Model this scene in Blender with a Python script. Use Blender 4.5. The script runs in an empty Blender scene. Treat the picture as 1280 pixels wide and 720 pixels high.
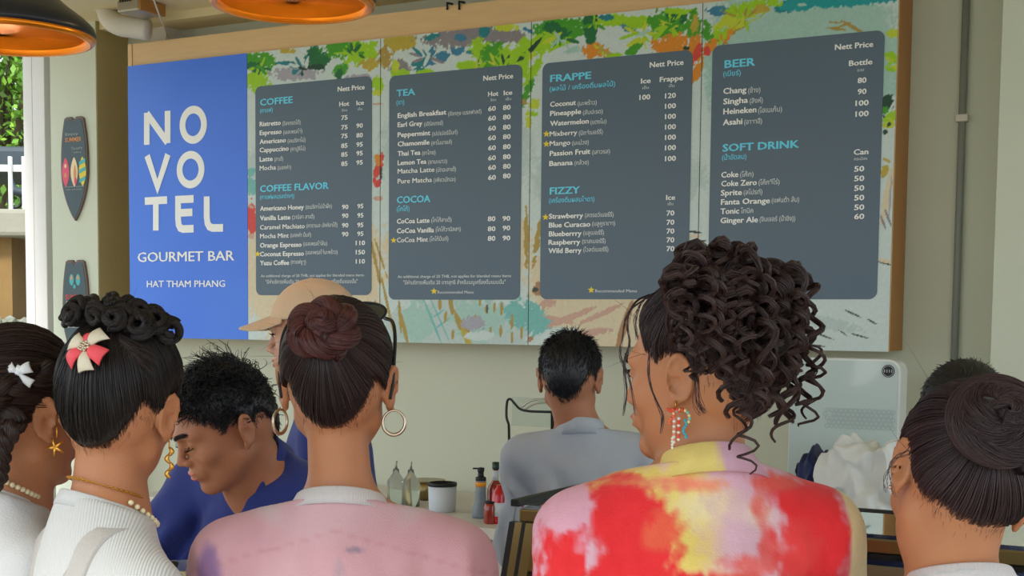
import bpy, bmesh, math
import numpy as np
from mathutils import Vector, Matrix

# ------------------------------------------------------------------ camera, world, light
SC = bpy.context.scene
COL = SC.collection
PITCH, ROLL, CY, FPX = 0.07329, 0.01003, 527.7, 1700.0
CAMZ = 1.55
FW = np.array([0, math.cos(PITCH), -math.sin(PITCH)])
_up = np.array([0, math.sin(PITCH), math.cos(PITCH)]); _ri = np.array([1.0, 0, 0])
RI = _ri * math.cos(ROLL) + _up * math.sin(ROLL)
UP = -_ri * math.sin(ROLL) + _up * math.cos(ROLL)
cam = bpy.data.cameras.new('camera'); camo = bpy.data.objects.new('camera', cam); COL.objects.link(camo)
cam.sensor_width = 36.0; cam.lens = FPX / 1280 * 36; cam.shift_y = (CY - 360) / 1280; cam.clip_start = 0.05; cam.clip_end = 300
camo.matrix_world = Matrix(((RI[0], UP[0], -FW[0], 0), (RI[1], UP[1], -FW[1], 0), (RI[2], UP[2], -FW[2], CAMZ), (0, 0, 0, 1)))
SC.camera = camo
SC.view_settings.view_transform = 'Standard'; SC.view_settings.look = 'None'
SC.view_settings.gamma = 1; SC.view_settings.use_curve_mapping = False
SC.view_settings.exposure = 0.80

W = bpy.data.worlds.new('World'); SC.world = W; W.use_nodes = True
_n = W.node_tree; _bg = _n.nodes['Background']
_sky = _n.nodes.new('ShaderNodeTexSky'); _sky.sky_type = 'HOSEK_WILKIE'; _sky.turbidity = 7.0; _sky.ground_albedo = 0.5
_sky.sun_direction = Vector((-0.5, -0.45, 0.74)).normalized()
_mx = _n.nodes.new('ShaderNodeMix'); _mx.data_type = 'RGBA'; _mx.inputs[0].default_value = 0.55
_n.links.new(_sky.outputs[0], _mx.inputs[6]); _mx.inputs[7].default_value = (0.88, 0.965, 1.04, 1)
_n.links.new(_mx.outputs[2], _bg.inputs['Color']); _bg.inputs['Strength'].default_value = 1.55
_s = bpy.data.lights.new('sun', 'SUN'); _s.energy = 2.6; _s.angle = math.radians(12); _s.color = (1.0, 0.97, 0.92)
_so = bpy.data.objects.new('sun', _s); COL.objects.link(_so)
_so.rotation_euler = Vector((-0.42, -0.62, 0.66)).to_track_quat('Z', 'Y').to_euler()

def ray(x, y):
    return FW + RI * (x - 640) / FPX - UP * (y - CY) / FPX
def pix(x, y, d):                      # the real point at camera depth d seen at photo pixel (x, y)
    return np.array([0, 0, CAMZ]) + ray(x, y) * d
def pixz(x, y, z):                     # the point on the level z = const
    r = ray(x, y); return np.array([0, 0, CAMZ]) + r * ((z - CAMZ) / r[2])

# ------------------------------------------------------------------ small helpers
rng = np.random.default_rng(7)
def lin(c):
    c = np.asarray(c, float) / 255.0
    return np.where(c <= 0.04045, c / 12.92, ((c + 0.055) / 1.055) ** 2.4)
def tag(o, label=None, cat=None, group=None, kind=None):
    if label: o['label'] = label
    if cat: o['category'] = cat
    if group: o['group'] = group
    if kind: o['kind'] = kind
    return o
def empty(name, loc, label, cat, group=None, rz=0.0):
    o = bpy.data.objects.new(name, None); COL.objects.link(o); o.location = loc; o.rotation_euler = (0, 0, rz)
    o.empty_display_size = 0.1
    return tag(o, label, cat, group)
def mesh_obj(name, V, F, mat, parent=None, smooth=True, colors=None, origin=None):
    me = bpy.data.meshes.new(name)
    V = np.asarray(V, np.float32)
    if origin is not None: V = V - np.asarray(origin, np.float32)
    if isinstance(F, np.ndarray):
        n, k = F.shape
        me.vertices.add(len(V)); me.vertices.foreach_set('co', V.ravel())
        me.loops.add(n * k); me.loops.foreach_set('vertex_index', F.astype(np.int32).ravel())
        me.polygons.add(n); me.polygons.foreach_set('loop_start', np.arange(0, n * k, k, dtype=np.int32))
        me.update(calc_edges=True)
    else:
        me.from_pydata([tuple(v) for v in V], [], [tuple(f) for f in F]); me.update()
    if colors is not None:
        a = me.color_attributes.new('Col', 'FLOAT_COLOR', 'POINT')
        c = np.ones((len(V), 4), np.float32); c[:, :3] = colors
        a.data.foreach_set('color', c.ravel())
    if smooth: me.polygons.foreach_set('use_smooth', np.ones(len(me.polygons), bool))
    o = bpy.data.objects.new(name, me); COL.objects.link(o)
    if mat: me.materials.append(mat)
    if parent: o.parent = parent
    return o
def norm(v):
    v = np.asarray(v, float); return v / (np.linalg.norm(v, axis=-1, keepdims=True) + 1e-12)

class MB:
    """collects shapes (boxes, tubes, lathes, prisms) into one mesh"""
    def __init__(s): s.V = []; s.F = []; s.n = 0
    def add(s, V, F):
        s.V.append(np.asarray(V, float)); s.F += [tuple(int(i) + s.n for i in f) for f in F]; s.n += len(V); return s
    def box(s, c, size, R=None, bev=0.0):
        bm = bmesh.new(); bmesh.ops.create_cube(bm, size=1.0)
        for v in bm.verts: v.co = Vector((v.co.x * size[0], v.co.y * size[1], v.co.z * size[2]))
        if bev > 0: bmesh.ops.bevel(bm, geom=bm.edges[:], offset=bev, segments=2, affect='EDGES', profile=0.5)
        bm.verts.index_update()
        V = np.array([v.co[:] for v in bm.verts]); F = [[v.index for v in f.verts] for f in bm.faces]; bm.free()
        if R is not None: V = V @ np.asarray(R).T
        return s.add(V + np.asarray(c, float), F)
    def tube(s, P, r, n=8, closed=False, caps=True):
        P = np.asarray(P, float); m = len(P); r = np.broadcast_to(np.asarray(r, float), (m,))
        T, N, B = frames(P, closed)
        a = np.linspace(0, 2 * np.pi, n, endpoint=False)
        V = P[:, None] + (N[:, None] * np.cos(a)[None, :, None] + B[:, None] * np.sin(a)[None, :, None]) * r[:, None, None]
        F = []
        for i in range(m if closed else m - 1):
            j = (i + 1) % m
            for k in range(n):
                l = (k + 1) % n; F.append((i * n + k, i * n + l, j * n + l, j * n + k))
        if not closed and caps:
            F.append(tuple(range(n - 1, -1, -1))); F.append(tuple((m - 1) * n + k for k in range(n)))
        return s.add(V.reshape(-1, 3), F)
    def lathe(s, prof, c=(0, 0, 0), n=32, R=None, closed=False):
        prof = np.asarray(prof, float); m = len(prof); a = np.linspace(0, 2 * np.pi, n, endpoint=False)
        V = np.stack([prof[:, 0][:, None] * np.cos(a), prof[:, 0][:, None] * np.sin(a), np.repeat(prof[:, 1][:, None], n, 1)], -1).reshape(-1, 3)
        F = []
        for i in range(m if closed else m - 1):
            j = (i + 1) % m
            for k in range(n):
                l = (k + 1) % n; F.append((i * n + k, i * n + l, j * n + l, j * n + k))
        if not closed:
            if prof[0, 0] > 1e-6: F.append(tuple(range(n - 1, -1, -1)))
            if prof[-1, 0] > 1e-6: F.append(tuple((m - 1) * n + k for k in range(n)))
        if R is not None: V = V @ np.asarray(R).T
        return s.add(V + np.asarray(c, float), F)
    def prism(s, poly, thick, O, X, Y, Z):       # polygon in the X,Y frame at O, extruded along Z
        poly = np.asarray(poly, float); n = len(poly)
        V = [np.asarray(O) + p[0] * np.asarray(X) + p[1] * np.asarray(Y) for p in poly]
        V += [v + thick * np.asarray(Z) for v in V]
        F = [tuple(range(n - 1, -1, -1)), tuple(range(n, 2 * n))] + [(i, (i + 1) % n, n + (i + 1) % n, n + i) for i in range(n)]
        return s.add(V, F)
    def build(s, name, mat, parent=None, smooth=False, origin=None):
        V = np.concatenate(s.V) if s.V else np.zeros((0, 3))
        o = mesh_obj(name, V, s.F, mat, parent, smooth, origin=origin)
        return o
def autosmooth(o, ang=35):
    me = o.data; bm = bmesh.new(); bm.from_mesh(me)
    bmesh.ops.recalc_face_normals(bm, faces=bm.faces[:])
    for e in bm.edges:
        e.smooth = not (len(e.link_faces) == 2 and e.calc_face_angle(0) > math.radians(ang))
    for f in bm.faces: f.smooth = True
    bm.to_mesh(me); bm.free(); return o
def frames(P, closed=False):
    P = np.asarray(P, float); m = len(P)
    T = (np.roll(P, -1, 0) - np.roll(P, 1, 0)) if closed else np.gradient(P, axis=0)
    T = norm(T)
    ref = np.array([0, 0, 1.0]) if abs(T[0][2]) < 0.9 else np.array([1.0, 0, 0])
    N = np.zeros_like(P); N[0] = norm(ref - T[0] * (ref @ T[0]))
    for i in range(1, m):
        v = N[i - 1] - T[i] * (N[i - 1] @ T[i]); N[i] = norm(v)
    return T, N, np.cross(T, N)
def spline(pts, n=40, closed=False):
    P = np.asarray(pts, float); m = len(P)
    if closed: Q = np.concatenate([P[-1:], P, P[:2]]); segs = m
    else: Q = np.concatenate([[2 * P[0] - P[1]], P, [2 * P[-1] - P[-2]]]); segs = m - 1
    out = []
    for t in np.linspace(0, segs, n, endpoint=not closed):
        i = min(int(t), segs - 1); u = t - i
        a, b, c, d = Q[i], Q[i + 1], Q[i + 2], Q[i + 3]
        out.append(0.5 * (2 * b + (c - a) * u + (2 * a - 5 * b + 4 * c - d) * u * u + (3 * b - a - 3 * c + d) * u ** 3))
    return np.array(out)
def rotz(a): c, s = math.cos(a), math.sin(a); return np.array([[c, -s, 0], [s, c, 0], [0, 0, 1.0]])
def rotx(a): c, s = math.cos(a), math.sin(a); return np.array([[1.0, 0, 0], [0, c, -s], [0, s, c]])
def roty(a): c, s = math.cos(a), math.sin(a); return np.array([[c, 0, s], [0, 1.0, 0], [-s, 0, c]])
D = math.radians

# value noise
_H = np.random.default_rng(3).random(4096).astype(np.float32)
def vnoise(P):
    P = np.asarray(P, np.float32); i = np.floor(P).astype(np.int64); f = P - i; f = f * f * (3 - 2 * f)
    def h(x, y, z): return _H[(x * 73 + y * 179 + z * 283 + (x * y) % 61 * 7 + (y * z) % 53 * 11) & 4095]
    x, y, z = i[..., 0], i[..., 1], i[..., 2]; a, b, c = f[..., 0], f[..., 1], f[..., 2]
    l = lambda p, q, t: p + (q - p) * t
    return l(l(l(h(x, y, z), h(x + 1, y, z), a), l(h(x, y + 1, z), h(x + 1, y + 1, z), a), b),
             l(l(h(x, y, z + 1), h(x + 1, y, z + 1), a), l(h(x, y + 1, z + 1), h(x + 1, y + 1, z + 1), a), b), c) * 2 - 1
def fbm(P, o=3):
    s = 0; a = 1.0; P = np.asarray(P, np.float32)
    for k in range(o): s = s + a * vnoise(P * (2 ** k) + 17.3 * k); a *= 0.5
    return s / 1.75

# ------------------------------------------------------------------ materials
def mat(name, rgb, rough=0.6, var=0.08, scale=12.0, bump=0.0, bscale=60.0, metal=0.0, spec=0.5, attr=None, sheen=0.0,
        sss=0.0, trans=0.0, emit=None, stretch=None, aniso=0.0, coat=0.0, ior=1.45, alpha=1.0, rgb2=None):
    m = bpy.data.materials.new(name); m.use_nodes = True; nt = m.node_tree; N = nt.nodes; L = nt.links
    b = N['Principled BSDF']; base = lin(rgb)
    tc = N.new('ShaderNodeTexCoord'); mp = N.new('ShaderNodeMapping'); L.new(tc.outputs['Object'], mp.inputs[0])
    if stretch: mp.inputs['Scale'].default_value = stretch
    nz = N.new('ShaderNodeTexNoise'); nz.inputs['Scale'].default_value = scale; nz.inputs['Detail'].default_value = 5
    L.new(mp.outputs[0], nz.inputs['Vector'])
    mx = N.new('ShaderNodeMix'); mx.data_type = 'RGBA'
    L.new(nz.outputs['Fac'], mx.inputs[0])
    mx.inputs[6].default_value = (*(base * (1 - var)), 1)
    mx.inputs[7].default_value = (*(np.minimum(base * (1 + var), 1) if rgb2 is None else lin(rgb2)), 1)
    out = mx.outputs[2]
    if attr:
        at = N.new('ShaderNodeAttribute'); at.attribute_name = attr
        m2 = N.new('ShaderNodeMix'); m2.data_type = 'RGBA'; m2.blend_type = 'MULTIPLY'; m2.inputs[0].default_value = 1
        L.new(out, m2.inputs[6]); L.new(at.outputs['Color'], m2.inputs[7]); out = m2.outputs[2]
    L.new(out, b.inputs['Base Color'])
    b.inputs['Roughness'].default_value = rough; b.inputs['Metallic'].default_value = metal
    b.inputs['Specular IOR Level'].default_value = spec; b.inputs['IOR'].default_value = ior
    b.inputs['Anisotropic'].default_value = aniso; b.inputs['Coat Weight'].default_value = coat
    if sheen: b.inputs['Sheen Weight'].default_value = sheen
    if sss:
        b.inputs['Subsurface Weight'].default_value = sss; b.inputs['Subsurface Radius'].default_value = (0.012, 0.005, 0.003)
        b.inputs['Subsurface Scale'].default_value = 1.0
    if trans: b.inputs['Transmission Weight'].default_value = trans
    if alpha < 1: b.inputs['Alpha'].default_value = alpha
    if emit: b.inputs['Emission Color'].default_value = (*lin(emit[0]), 1); b.inputs['Emission Strength'].default_value = emit[1]
    if bump:
        n2 = N.new('ShaderNodeTexNoise'); n2.inputs['Scale'].default_value = bscale; n2.inputs['Detail'].default_value = 4
        L.new(mp.outputs[0], n2.inputs['Vector'])
        bp = N.new('ShaderNodeBump'); bp.inputs['Strength'].default_value = bump; bp.inputs['Distance'].default_value = 0.01
        L.new(n2.outputs['Fac'], bp.inputs['Height']); L.new(bp.outputs[0], b.inputs['Normal'])
    m.diffuse_color = (*base, 1)
    return m
def ribbed(m, scale=420, axis='X', strength=0.5, dist=0.001):      # fine knitted ribs as relief
    nt = m.node_tree; N = nt.nodes; L = nt.links; b = N['Principled BSDF']
    tc = N.new('ShaderNodeTexCoord'); w = N.new('ShaderNodeTexWave'); w.bands_direction = axis; w.inputs['Scale'].default_value = scale
    L.new(tc.outputs['Object'], w.inputs['Vector']); bp = N.new('ShaderNodeBump'); bp.inputs['Strength'].default_value = strength
    bp.inputs['Distance'].default_value = dist; L.new(w.outputs['Fac'], bp.inputs['Height']); L.new(bp.outputs[0], b.inputs['Normal'])
    return m

M = {}
M['wall'] = mat('cream_wall_paint', (204, 208, 188), 0.75, 0.05, 3, 0.15, 40)
M['wall2'] = mat('grey_green_wall_paint', (206, 212, 194), 0.75, 0.05, 3, 0.15, 40)
M['wall_shade'] = mat('column_shade_tan', (172, 160, 112), 0.8, 0.06, 3, 0.15, 40)  # tan tone that carries the shade on the column's right side
M['ceil'] = mat('ceiling_paint', (228, 214, 172), 0.8, 0.05, 2, 0.1, 30)
M['floor'] = mat('floor_tile', (150, 142, 128), 0.5, 0.1, 3, 0.1, 30)
M['wood'] = mat('pale_wood', (224, 188, 138), 0.5, 0.10, 6, 0.08, 40, stretch=(1.5, 1.5, 14))
M['woodside'] = mat('orange_wood', (176, 122, 62), 0.5, 0.10, 6, 0.08, 40, stretch=(6, 6, 1))
M['blue'] = mat('blue_print', (56, 112, 244), 0.4, 0.04, 1.0, rgb2=(84, 142, 246))
M['card'] = mat('slate_grey_print', (90, 109, 126), 0.42, 0.05, 1.5)
M['paint'] = mat('beach_print', (255, 255, 255), 0.45, 0.04, 30, attr='Col')
M['white_ink'] = mat('white_ink', (250, 252, 250), 0.5, 0.02)
M['pale_ink'] = mat('pale_ink', (212, 220, 222), 0.5, 0.02)
M['cyan_ink'] = mat('cyan_ink', (110, 222, 255), 0.5, 0.02)
M['star'] = mat('yellow_ink', (240, 215, 50), 0.5, 0.02)
M['seam'] = mat('dark_seam', (60, 55, 45), 0.7, 0.05)
M['black'] = mat('black_lacquer', (30, 34, 42), 0.35, 0.1)
M['blackm'] = mat('black_plastic', (22, 24, 28), 0.45, 0.1)
M['copper'] = mat('orange_copper_inside', (255, 150, 34), 0.24, 0.06, 4, metal=0.75)
M['whitep'] = mat('white_plastic', (214, 208, 196), 0.45, 0.05)
M['grey'] = mat('grey_metal_conduit', (132, 138, 130), 0.5, 0.08)
M['frame'] = mat('white_window_frame', (222, 220, 218), 0.4, 0.03)
M['gasket'] = mat('dark_blue_gasket', (24, 32, 78), 0.5, 0.05)
M['glass'] = mat('window_glass', (250, 252, 252), 0.02, 0.0, trans=1.0, ior=1.02)
M['gold'] = mat('gold_metal', (214, 160, 72), 0.28, 0.1, 20, metal=0.9)
M['silver'] = mat('silver_metal', (205, 190, 172), 0.22, 0.08, 20, metal=0.95)
M['brass'] = mat('brass_frame', (150, 132, 88), 0.3, 0.2, 6, metal=0.9)
M['steel'] = mat('brushed_steel', (176, 172, 158), 0.35, 0.1, 8, metal=0.8, stretch=(1, 1, 10))
M['skin_f'] = mat('tan_skin', (184, 127, 91), 0.48, 0.07, 25, 0.12, 260, sss=0.12, rgb2=(194, 130, 90))
M['skin_m'] = mat('brown_skin', (174, 118, 86), 0.5, 0.08, 25, 0.12, 260, sss=0.12, rgb2=(182, 120, 88))
M['skin_l'] = mat('light_skin', (196, 148, 122), 0.5, 0.07, 25, 0.12, 260, sss=0.12)
def hairmat(name, rgb, rough=0.38, spec=0.5):
    return mat(name, rgb, rough, 0.25, 40, attr='Col', spec=spec, aniso=0.5)
M['hair_black'] = hairmat('black_hair', (34, 28, 28))
M['hair_blue'] = hairmat('blue_black_hair', (26, 28, 34), 0.42)
M['hair_brown'] = hairmat('dark_brown_hair', (52, 36, 32))
M['hair_red'] = hairmat('red_brown_hair', (84, 44, 42))
M['hair_redd'] = hairmat('dark_red_brown_hair', (50, 34, 35))
M['hair_dark'] = hairmat('dark_plum_brown_hair', (58, 42, 44), 0.45)
M['lash'] = mat('eyebrow_black', (38, 26, 22), 0.7, 0.1)
M['lip'] = mat('lip_pink', (190, 104, 90), 0.45, 0.05)
M['eye'] = mat('eye_white', (220, 214, 206), 0.2, 0.02)
M['iris'] = mat('dark_iris', (40, 24, 18), 0.1, 0.1)
M['hair_curl'] = hairmat('curly_brown_hair', (62, 44, 42), 0.36)
# ------------------------------------------------------------------ organic surfaces: signed distances and surface nets
def smin(a, b, k):
    h = np.maximum(k - np.abs(a - b), 0) / k
    return np.minimum(a, b) - h * h * k * 0.25
def smax(a, b, k): return -smin(-a, -b, k)
def scap(P, a, b, ra, rb):
    a = np.asarray(a, float); b = np.asarray(b, float); d = b - a; t = np.clip(((P - a) @ d) / (d @ d), 0, 1)
    return np.linalg.norm(P - a - t[:, None] * d, axis=1) - (ra + (rb - ra) * t)
def sell(P, c, r, R=None):
    q = P - np.asarray(c, float)
    if R is not None: q = q @ R
    r = np.asarray(r, float); k0 = np.linalg.norm(q / r, axis=1); k1 = np.linalg.norm(q / (r * r), axis=1) + 1e-9
    return k0 * (k0 - 1) / k1
def spaced(lo, hi, fine, coarse):                # grid lines: fine inside the given ranges, coarse elsewhere
    x = lo; out = [lo]
    while x < hi:
        h = coarse
        for (a, b, s) in fine:
            if a - s <= x <= b: h = min(h, s)
            elif x < a < x + h: h = max(min(h, a - x), s)
        x += h; out.append(x)
    return np.array(out)
def surface(fn, xs, ys, zs, slack=1.6):
    nx, ny, nz = len(xs), len(ys), len(zs); st = 3
    ix = np.unique(np.r_[0:nx:st, nx - 1]); iy = np.unique(np.r_[0:ny:st, ny - 1]); iz = np.unique(np.r_[0:nz:st, nz - 1])
    G = np.stack(np.meshgrid(xs[ix], ys[iy], zs[iz], indexing='ij'), -1)
    Vc = fn(G.reshape(-1, 3)).reshape(G.shape[:3])
    def near(idx, n): return np.clip(np.searchsorted(idx, np.arange(n), side='right') - 1, 0, len(idx) - 2)
    ax, ay, az = near(ix, nx), near(iy, ny), near(iz, nz)
    hx = np.diff(xs[ix]); hy = np.diff(ys[iy]); hz = np.diff(zs[iz])
    diag = np.sqrt(hx[:, None, None] ** 2 + hy[None, :, None] ** 2 + hz[None, None, :] ** 2) * slack * 0.75
    mn = Vc[:-1, :-1, :-1].copy(); mxx = mn.copy()
    for a in (0, 1):
        for b in (0, 1):
            for c in (0, 1):
                s = Vc[a:a + mn.shape[0], b:b + mn.shape[1], c:c + mn.shape[2]]; mn = np.minimum(mn, s); mxx = np.maximum(mxx, s)
    act = (mn < diag) & (mxx > -diag)
    a2 = act.copy()
    V = Vc[np.ix_(ax, ay, az)].astype(np.float64)
    fine = a2[np.ix_(ax, ay, az)]
    # a node belongs to up to 8 coarse cells: spread
    f2 = fine.copy(); f2[1:] |= fine[:-1]; f3 = f2.copy(); f3[:, 1:] |= f2[:, :-1]; fine = f3.copy(); fine[:, :, 1:] |= f3[:, :, :-1]
    I = np.argwhere(fine)
    P = np.stack([xs[I[:, 0]], ys[I[:, 1]], zs[I[:, 2]]], -1)
    V[I[:, 0], I[:, 1], I[:, 2]] = fn(P)
    neg = V < 0
    cs = sum(neg[a:nx - 1 + a, b:ny - 1 + b, c:nz - 1 + c].astype(np.int8) for a in (0, 1) for b in (0, 1) for c in (0, 1))
    act = (cs > 0) & (cs < 8)
    C = np.argwhere(act); idx = -np.ones(act.shape, np.int64); idx[act] = np.arange(len(C))
    acc = np.zeros((len(C), 3)); cnt = np.zeros(len(C))
    X = [xs, ys, zs]
    for ax_ in range(3):
        o = [k for k in range(3) if k != ax_]
        for a in (0, 1):
            for b in (0, 1):
                i0 = C.copy(); i0[:, o[0]] += a; i0[:, o[1]] += b; i1 = i0.copy(); i1[:, ax_] += 1
                v0 = V[i0[:, 0], i0[:, 1], i0[:, 2]]; v1 = V[i1[:, 0], i1[:, 1], i1[:, 2]]
                m = (v0 < 0) != (v1 < 0); t = np.where(m, v0 / np.where(m, v0 - v1, 1), 0)
                p = np.stack([X[k][i0[:, k]] for k in range(3)], -1)
                p[:, ax_] += t * (X[ax_][i1[:, ax_]] - X[ax_][i0[:, ax_]])
                acc[m] += p[m]; cnt[m] += 1
    verts = acc / cnt[:, None]
    quads = []
    for ax_ in range(3):
        o = [(ax_ + 1) % 3, (ax_ + 2) % 3]
        sl0 = [slice(None)] * 3; sl1 = [slice(None)] * 3
        sl0[ax_] = slice(0, -1); sl1[ax_] = slice(1, None)
        a = neg[tuple(sl0)]; b = neg[tuple(sl1)]
        e = np.argwhere(a != b)
        e = e[(e[:, o[0]] > 0) & (e[:, o[1]] > 0) & (e[:, o[0]] < V.shape[o[0]] - 1) & (e[:, o[1]] < V.shape[o[1]] - 1)]
        flip = a[e[:, 0], e[:, 1], e[:, 2]]
        q = []
        for (da, db) in ((-1, -1), (0, -1), (0, 0), (-1, 0)):
            c = e.copy(); c[:, o[0]] += da; c[:, o[1]] += db; q.append(idx[c[:, 0], c[:, 1], c[:, 2]])
        q = np.stack(q, -1); q[~flip] = q[~flip][:, ::-1]; quads.append(q)
    Q = np.concatenate(quads); Q = Q[(Q >= 0).all(1)]
    return verts, Q

# ------------------------------------------------------------------ the head (local frame: x right, y towards the face, z up; metres)
def skull(Q):
    d = sell(Q, (0, -0.012, 0.035), (0.074, 0.096, 0.088))
    d = smin(d, sell(Q, (0, -0.040, -0.012), (0.064, 0.062, 0.062)), 0.03)
    return smin(d, sell(Q, (0, 0.026, -0.025), (0.061, 0.062, 0.085)), 0.03)
def ear_frame(s):
    return np.array([s * 0.0775, -0.014, -0.006]), rotz(-s * D(24)) @ roty(s * D(8))
def head_sdf(Q, fem=1.0, lids=0.6):
    d = skull(Q); A = np.abs(Q[:, 0]); S = np.stack([A, Q[:, 1], Q[:, 2]], -1)
    jw = 0.046 if fem else 0.051
    d = smin(d, scap(S, (jw, 0.0, -0.058), (0.006, 0.068, -0.099), 0.016, 0.015), 0.03)
    d = smin(d, scap(S, (0.010, 0.089, 0.026), (0.044, 0.070, 0.024), 0.011, 0.010), 0.018)
    d = smin(d, sell(S, (0.040, 0.058, -0.024), (0.021, 0.020, 0.019)), 0.02)
    d = -smin(-d, sell(S, (0.031, 0.098, 0.006), (0.017, 0.017, 0.011)), 0.012)
    d = smin(d, sell(S, (0.031, 0.074, 0.006), (0.0135, 0.0128, 0.0128)), 0.003)
    nz = scap(Q, (0, 0.086, 0.016), (0, 0.108, -0.026), 0.0065, 0.0085)
    nz = smin(nz, sell(S, (0.0115, 0.097, -0.031), (0.0075, 0.010, 0.0075)), 0.008)
    d = smin(d, nz, 0.010)
    d = smin(d, sell(Q, (0, 0.083, -0.058), (0.028, 0.016, 0.02)), 0.015)
    d = smin(d, sell(Q, (0, 0.096, -0.0545), (0.021, 0.0075, 0.0052)), 0.004)
    d = smin(d, sell(Q, (0, 0.0945, -0.0655), (0.018, 0.0085, 0.0062)), 0.004)
    d = smin(d, sell(Q, (0, 0.080, -0.096), (0.016, 0.014, 0.014)), 0.015)
    for s in (1, -1):
        c, R = ear_frame(s); q = (Q - c) @ R
        q = q * np.array([s, 1, 1])
        e = sell(q, (0.004, -0.004, 0.003), (0.0068, 0.0165, 0.0295))
        rim = np.sqrt(np.maximum(((q[:, 1] + 0.004) / 0.016) ** 2 + ((q[:, 2] - 0.004) / 0.0285) ** 2, 0)) - 1
        rimd = np.sqrt((rim * 0.02) ** 2 + (q[:, 0] - 0.0085) ** 2) - 0.0036
        e = smin(e, rimd, 0.003)
        e = smin(e, sell(q, (0.004, 0.006, -0.028), (0.005, 0.0085, 0.010)), 0.006)
        e = -smin(-e, sell(q, (0.0125, 0.001, 0.001), (0.0088, 0.0105, 0.018)), 0.002)
        e = smin(e, sell(q, (0.006, 0.0, 0.011), (0.004, 0.008, 0.007)), 0.004)
        d = smin(d, e, 0.005)
    return d

class Head:
    def __init__(s, px, py, d, yaw, pitch=0, roll=0, size=1.0):
        s.c = pix(px, py, d); s.R = rotz(D(yaw)) @ rotx(-D(pitch)) @ roty(D(roll)); s.s = size
    def loc(s, P): return (np.asarray(P) - s.c) @ s.R / s.s
    def wor(s, Q): return (np.asarray(Q) * s.s) @ s.R.T + s.c

# skull radius along a direction, from the scalp centre
SC0 = np.array([0, -0.012, 0.02])
def skull_r(dirs):
    lo = np.full(len(dirs), 0.03); hi = np.full(len(dirs), 0.2)
    for _ in range(14):
        m = (lo + hi) / 2; v = skull(SC0 + dirs * m[:, None]); lo = np.where(v < 0, m, lo); hi = np.where(v < 0, hi, m)
    return (lo + hi) / 2
_hy = np.array([-0.13, -0.095, -0.07, -0.045, -0.02, 0.0, 0.02, 0.035, 0.06, 0.08, 0.10])
_hz_f = np.array([-0.082, -0.078, -0.060, -0.030, 0.012, 0.030, 0.020, 0.030, 0.062, 0.078, 0.085])
def hairline(Q, kind='f', nape=0.0):
    """negative where hair grows"""
    z = np.interp(Q[:, 1], _hy, _hz_f)
    back = np.clip((-Q[:, 1] - 0.03) / 0.04, 0, 1)
    z = z + back * ((np.abs(Q[:, 0]) / 0.05) ** 2 * (0.016 if kind == 'w' else 0.042) - nape)
    if kind == 'w': z = z - np.clip(1 - np.abs(Q[:, 1] + 0.04) / 0.03, 0, 1) * 0.022
    if kind == 'm': z = z - back * 0.004 - np.clip(1 - np.abs(Q[:, 1] - 0.008) / 0.012, 0, 1) * 0.018
    return z - Q[:, 2]
def hair_cap(fig, t=0.007, kind='f', mat_=None, res=0.004, nape=0.0, bumps=0.0, name='hair'):
    H = fig.H
    def fn(P):
        Q = P; d = skull(Q) - t
        g = hairline(Q, kind, nape) + 0.005 + fbm(Q * np.array([160, 60, 40]), 2) * 0.006
        d = smax(d, g * 0.8, 0.010)
        if bumps: d = d - fbm(Q * 55, 2) * bumps
        return d
    a = spaced(-0.10, 0.10, [], res)
    V, F = surface(fn, a, spaced(-0.13, 0.11, [], res), spaced(-0.11, 0.145, [], res))
    # flow streaks in the cap's own tint
    c = 0.6 + 0.25 * fbm(V * np.array([90, 90, 14]), 2)
    o = mesh_obj(name, H.wor(V), F, mat_, fig.root, True, colors=np.repeat(c[:, None], 3, 1), origin=fig.o)
    return o
def strands(name, P, r, mat_, parent, origin, bright=None, taper=0.25, tint=None):
    """P (n, m, 3): n hairs as three-sided tubes in one mesh"""
    n, m, _ = P.shape
    T = norm(np.gradient(P, axis=1))
    ref = norm(np.array([0.31, 0.22, 0.92])[None, None] + 0 * T)
    N = norm(np.cross(T, ref)); B = np.cross(T, N)
    w = np.ones(m); w[-1] = taper; w[-2] = (1 + taper) / 2; w[0] = 0.5
    rr = np.broadcast_to(np.asarray(r, float).reshape(-1, 1), (n, m)) * w
    a = np.array([0, 2.0944, 4.1888])
    V = P[:, :, None] + (N[:, :, None] * np.cos(a)[:, None] + B[:, :, None] * np.sin(a)[:, None]) * rr[:, :, None, None]
    base = (np.arange(n) * m * 3)[:, None, None] + (np.arange(m - 1) * 3)[None, :, None]
    k = np.arange(3)[None, None]; l = (k + 1) % 3
    F = np.stack([base + k, base + l, base + 3 + l, base + 3 + k], -1).reshape(-1, 4)
    if bright is None: bright = rng.uniform(0.55, 1.5, n)
    c = np.repeat(np.repeat(bright[:, None, None], m * 3, 1), 3, 2)
    if tint is not None: c = c * tint[:, None, :]
    o = mesh_obj(name, V.reshape(-1, 3), F, mat_, parent, True, colors=c.reshape(-1, 3), origin=origin)
    o['kind'] = 'stuff'; return o
def hair_roots(n, kind='f', nape=0.0, margin=0.0, edge=0.0):
    out = []
    while sum(map(len, out)) < n:
        d = norm(rng.normal(size=(n * 3, 3))); Q = SC0 + d * skull_r(d)[:, None]; g = hairline(Q, kind, nape)
        k = g < margin
        if edge: k &= (g > -edge)
        out.append(d[k])
    return np.concatenate(out)[:n]
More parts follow.
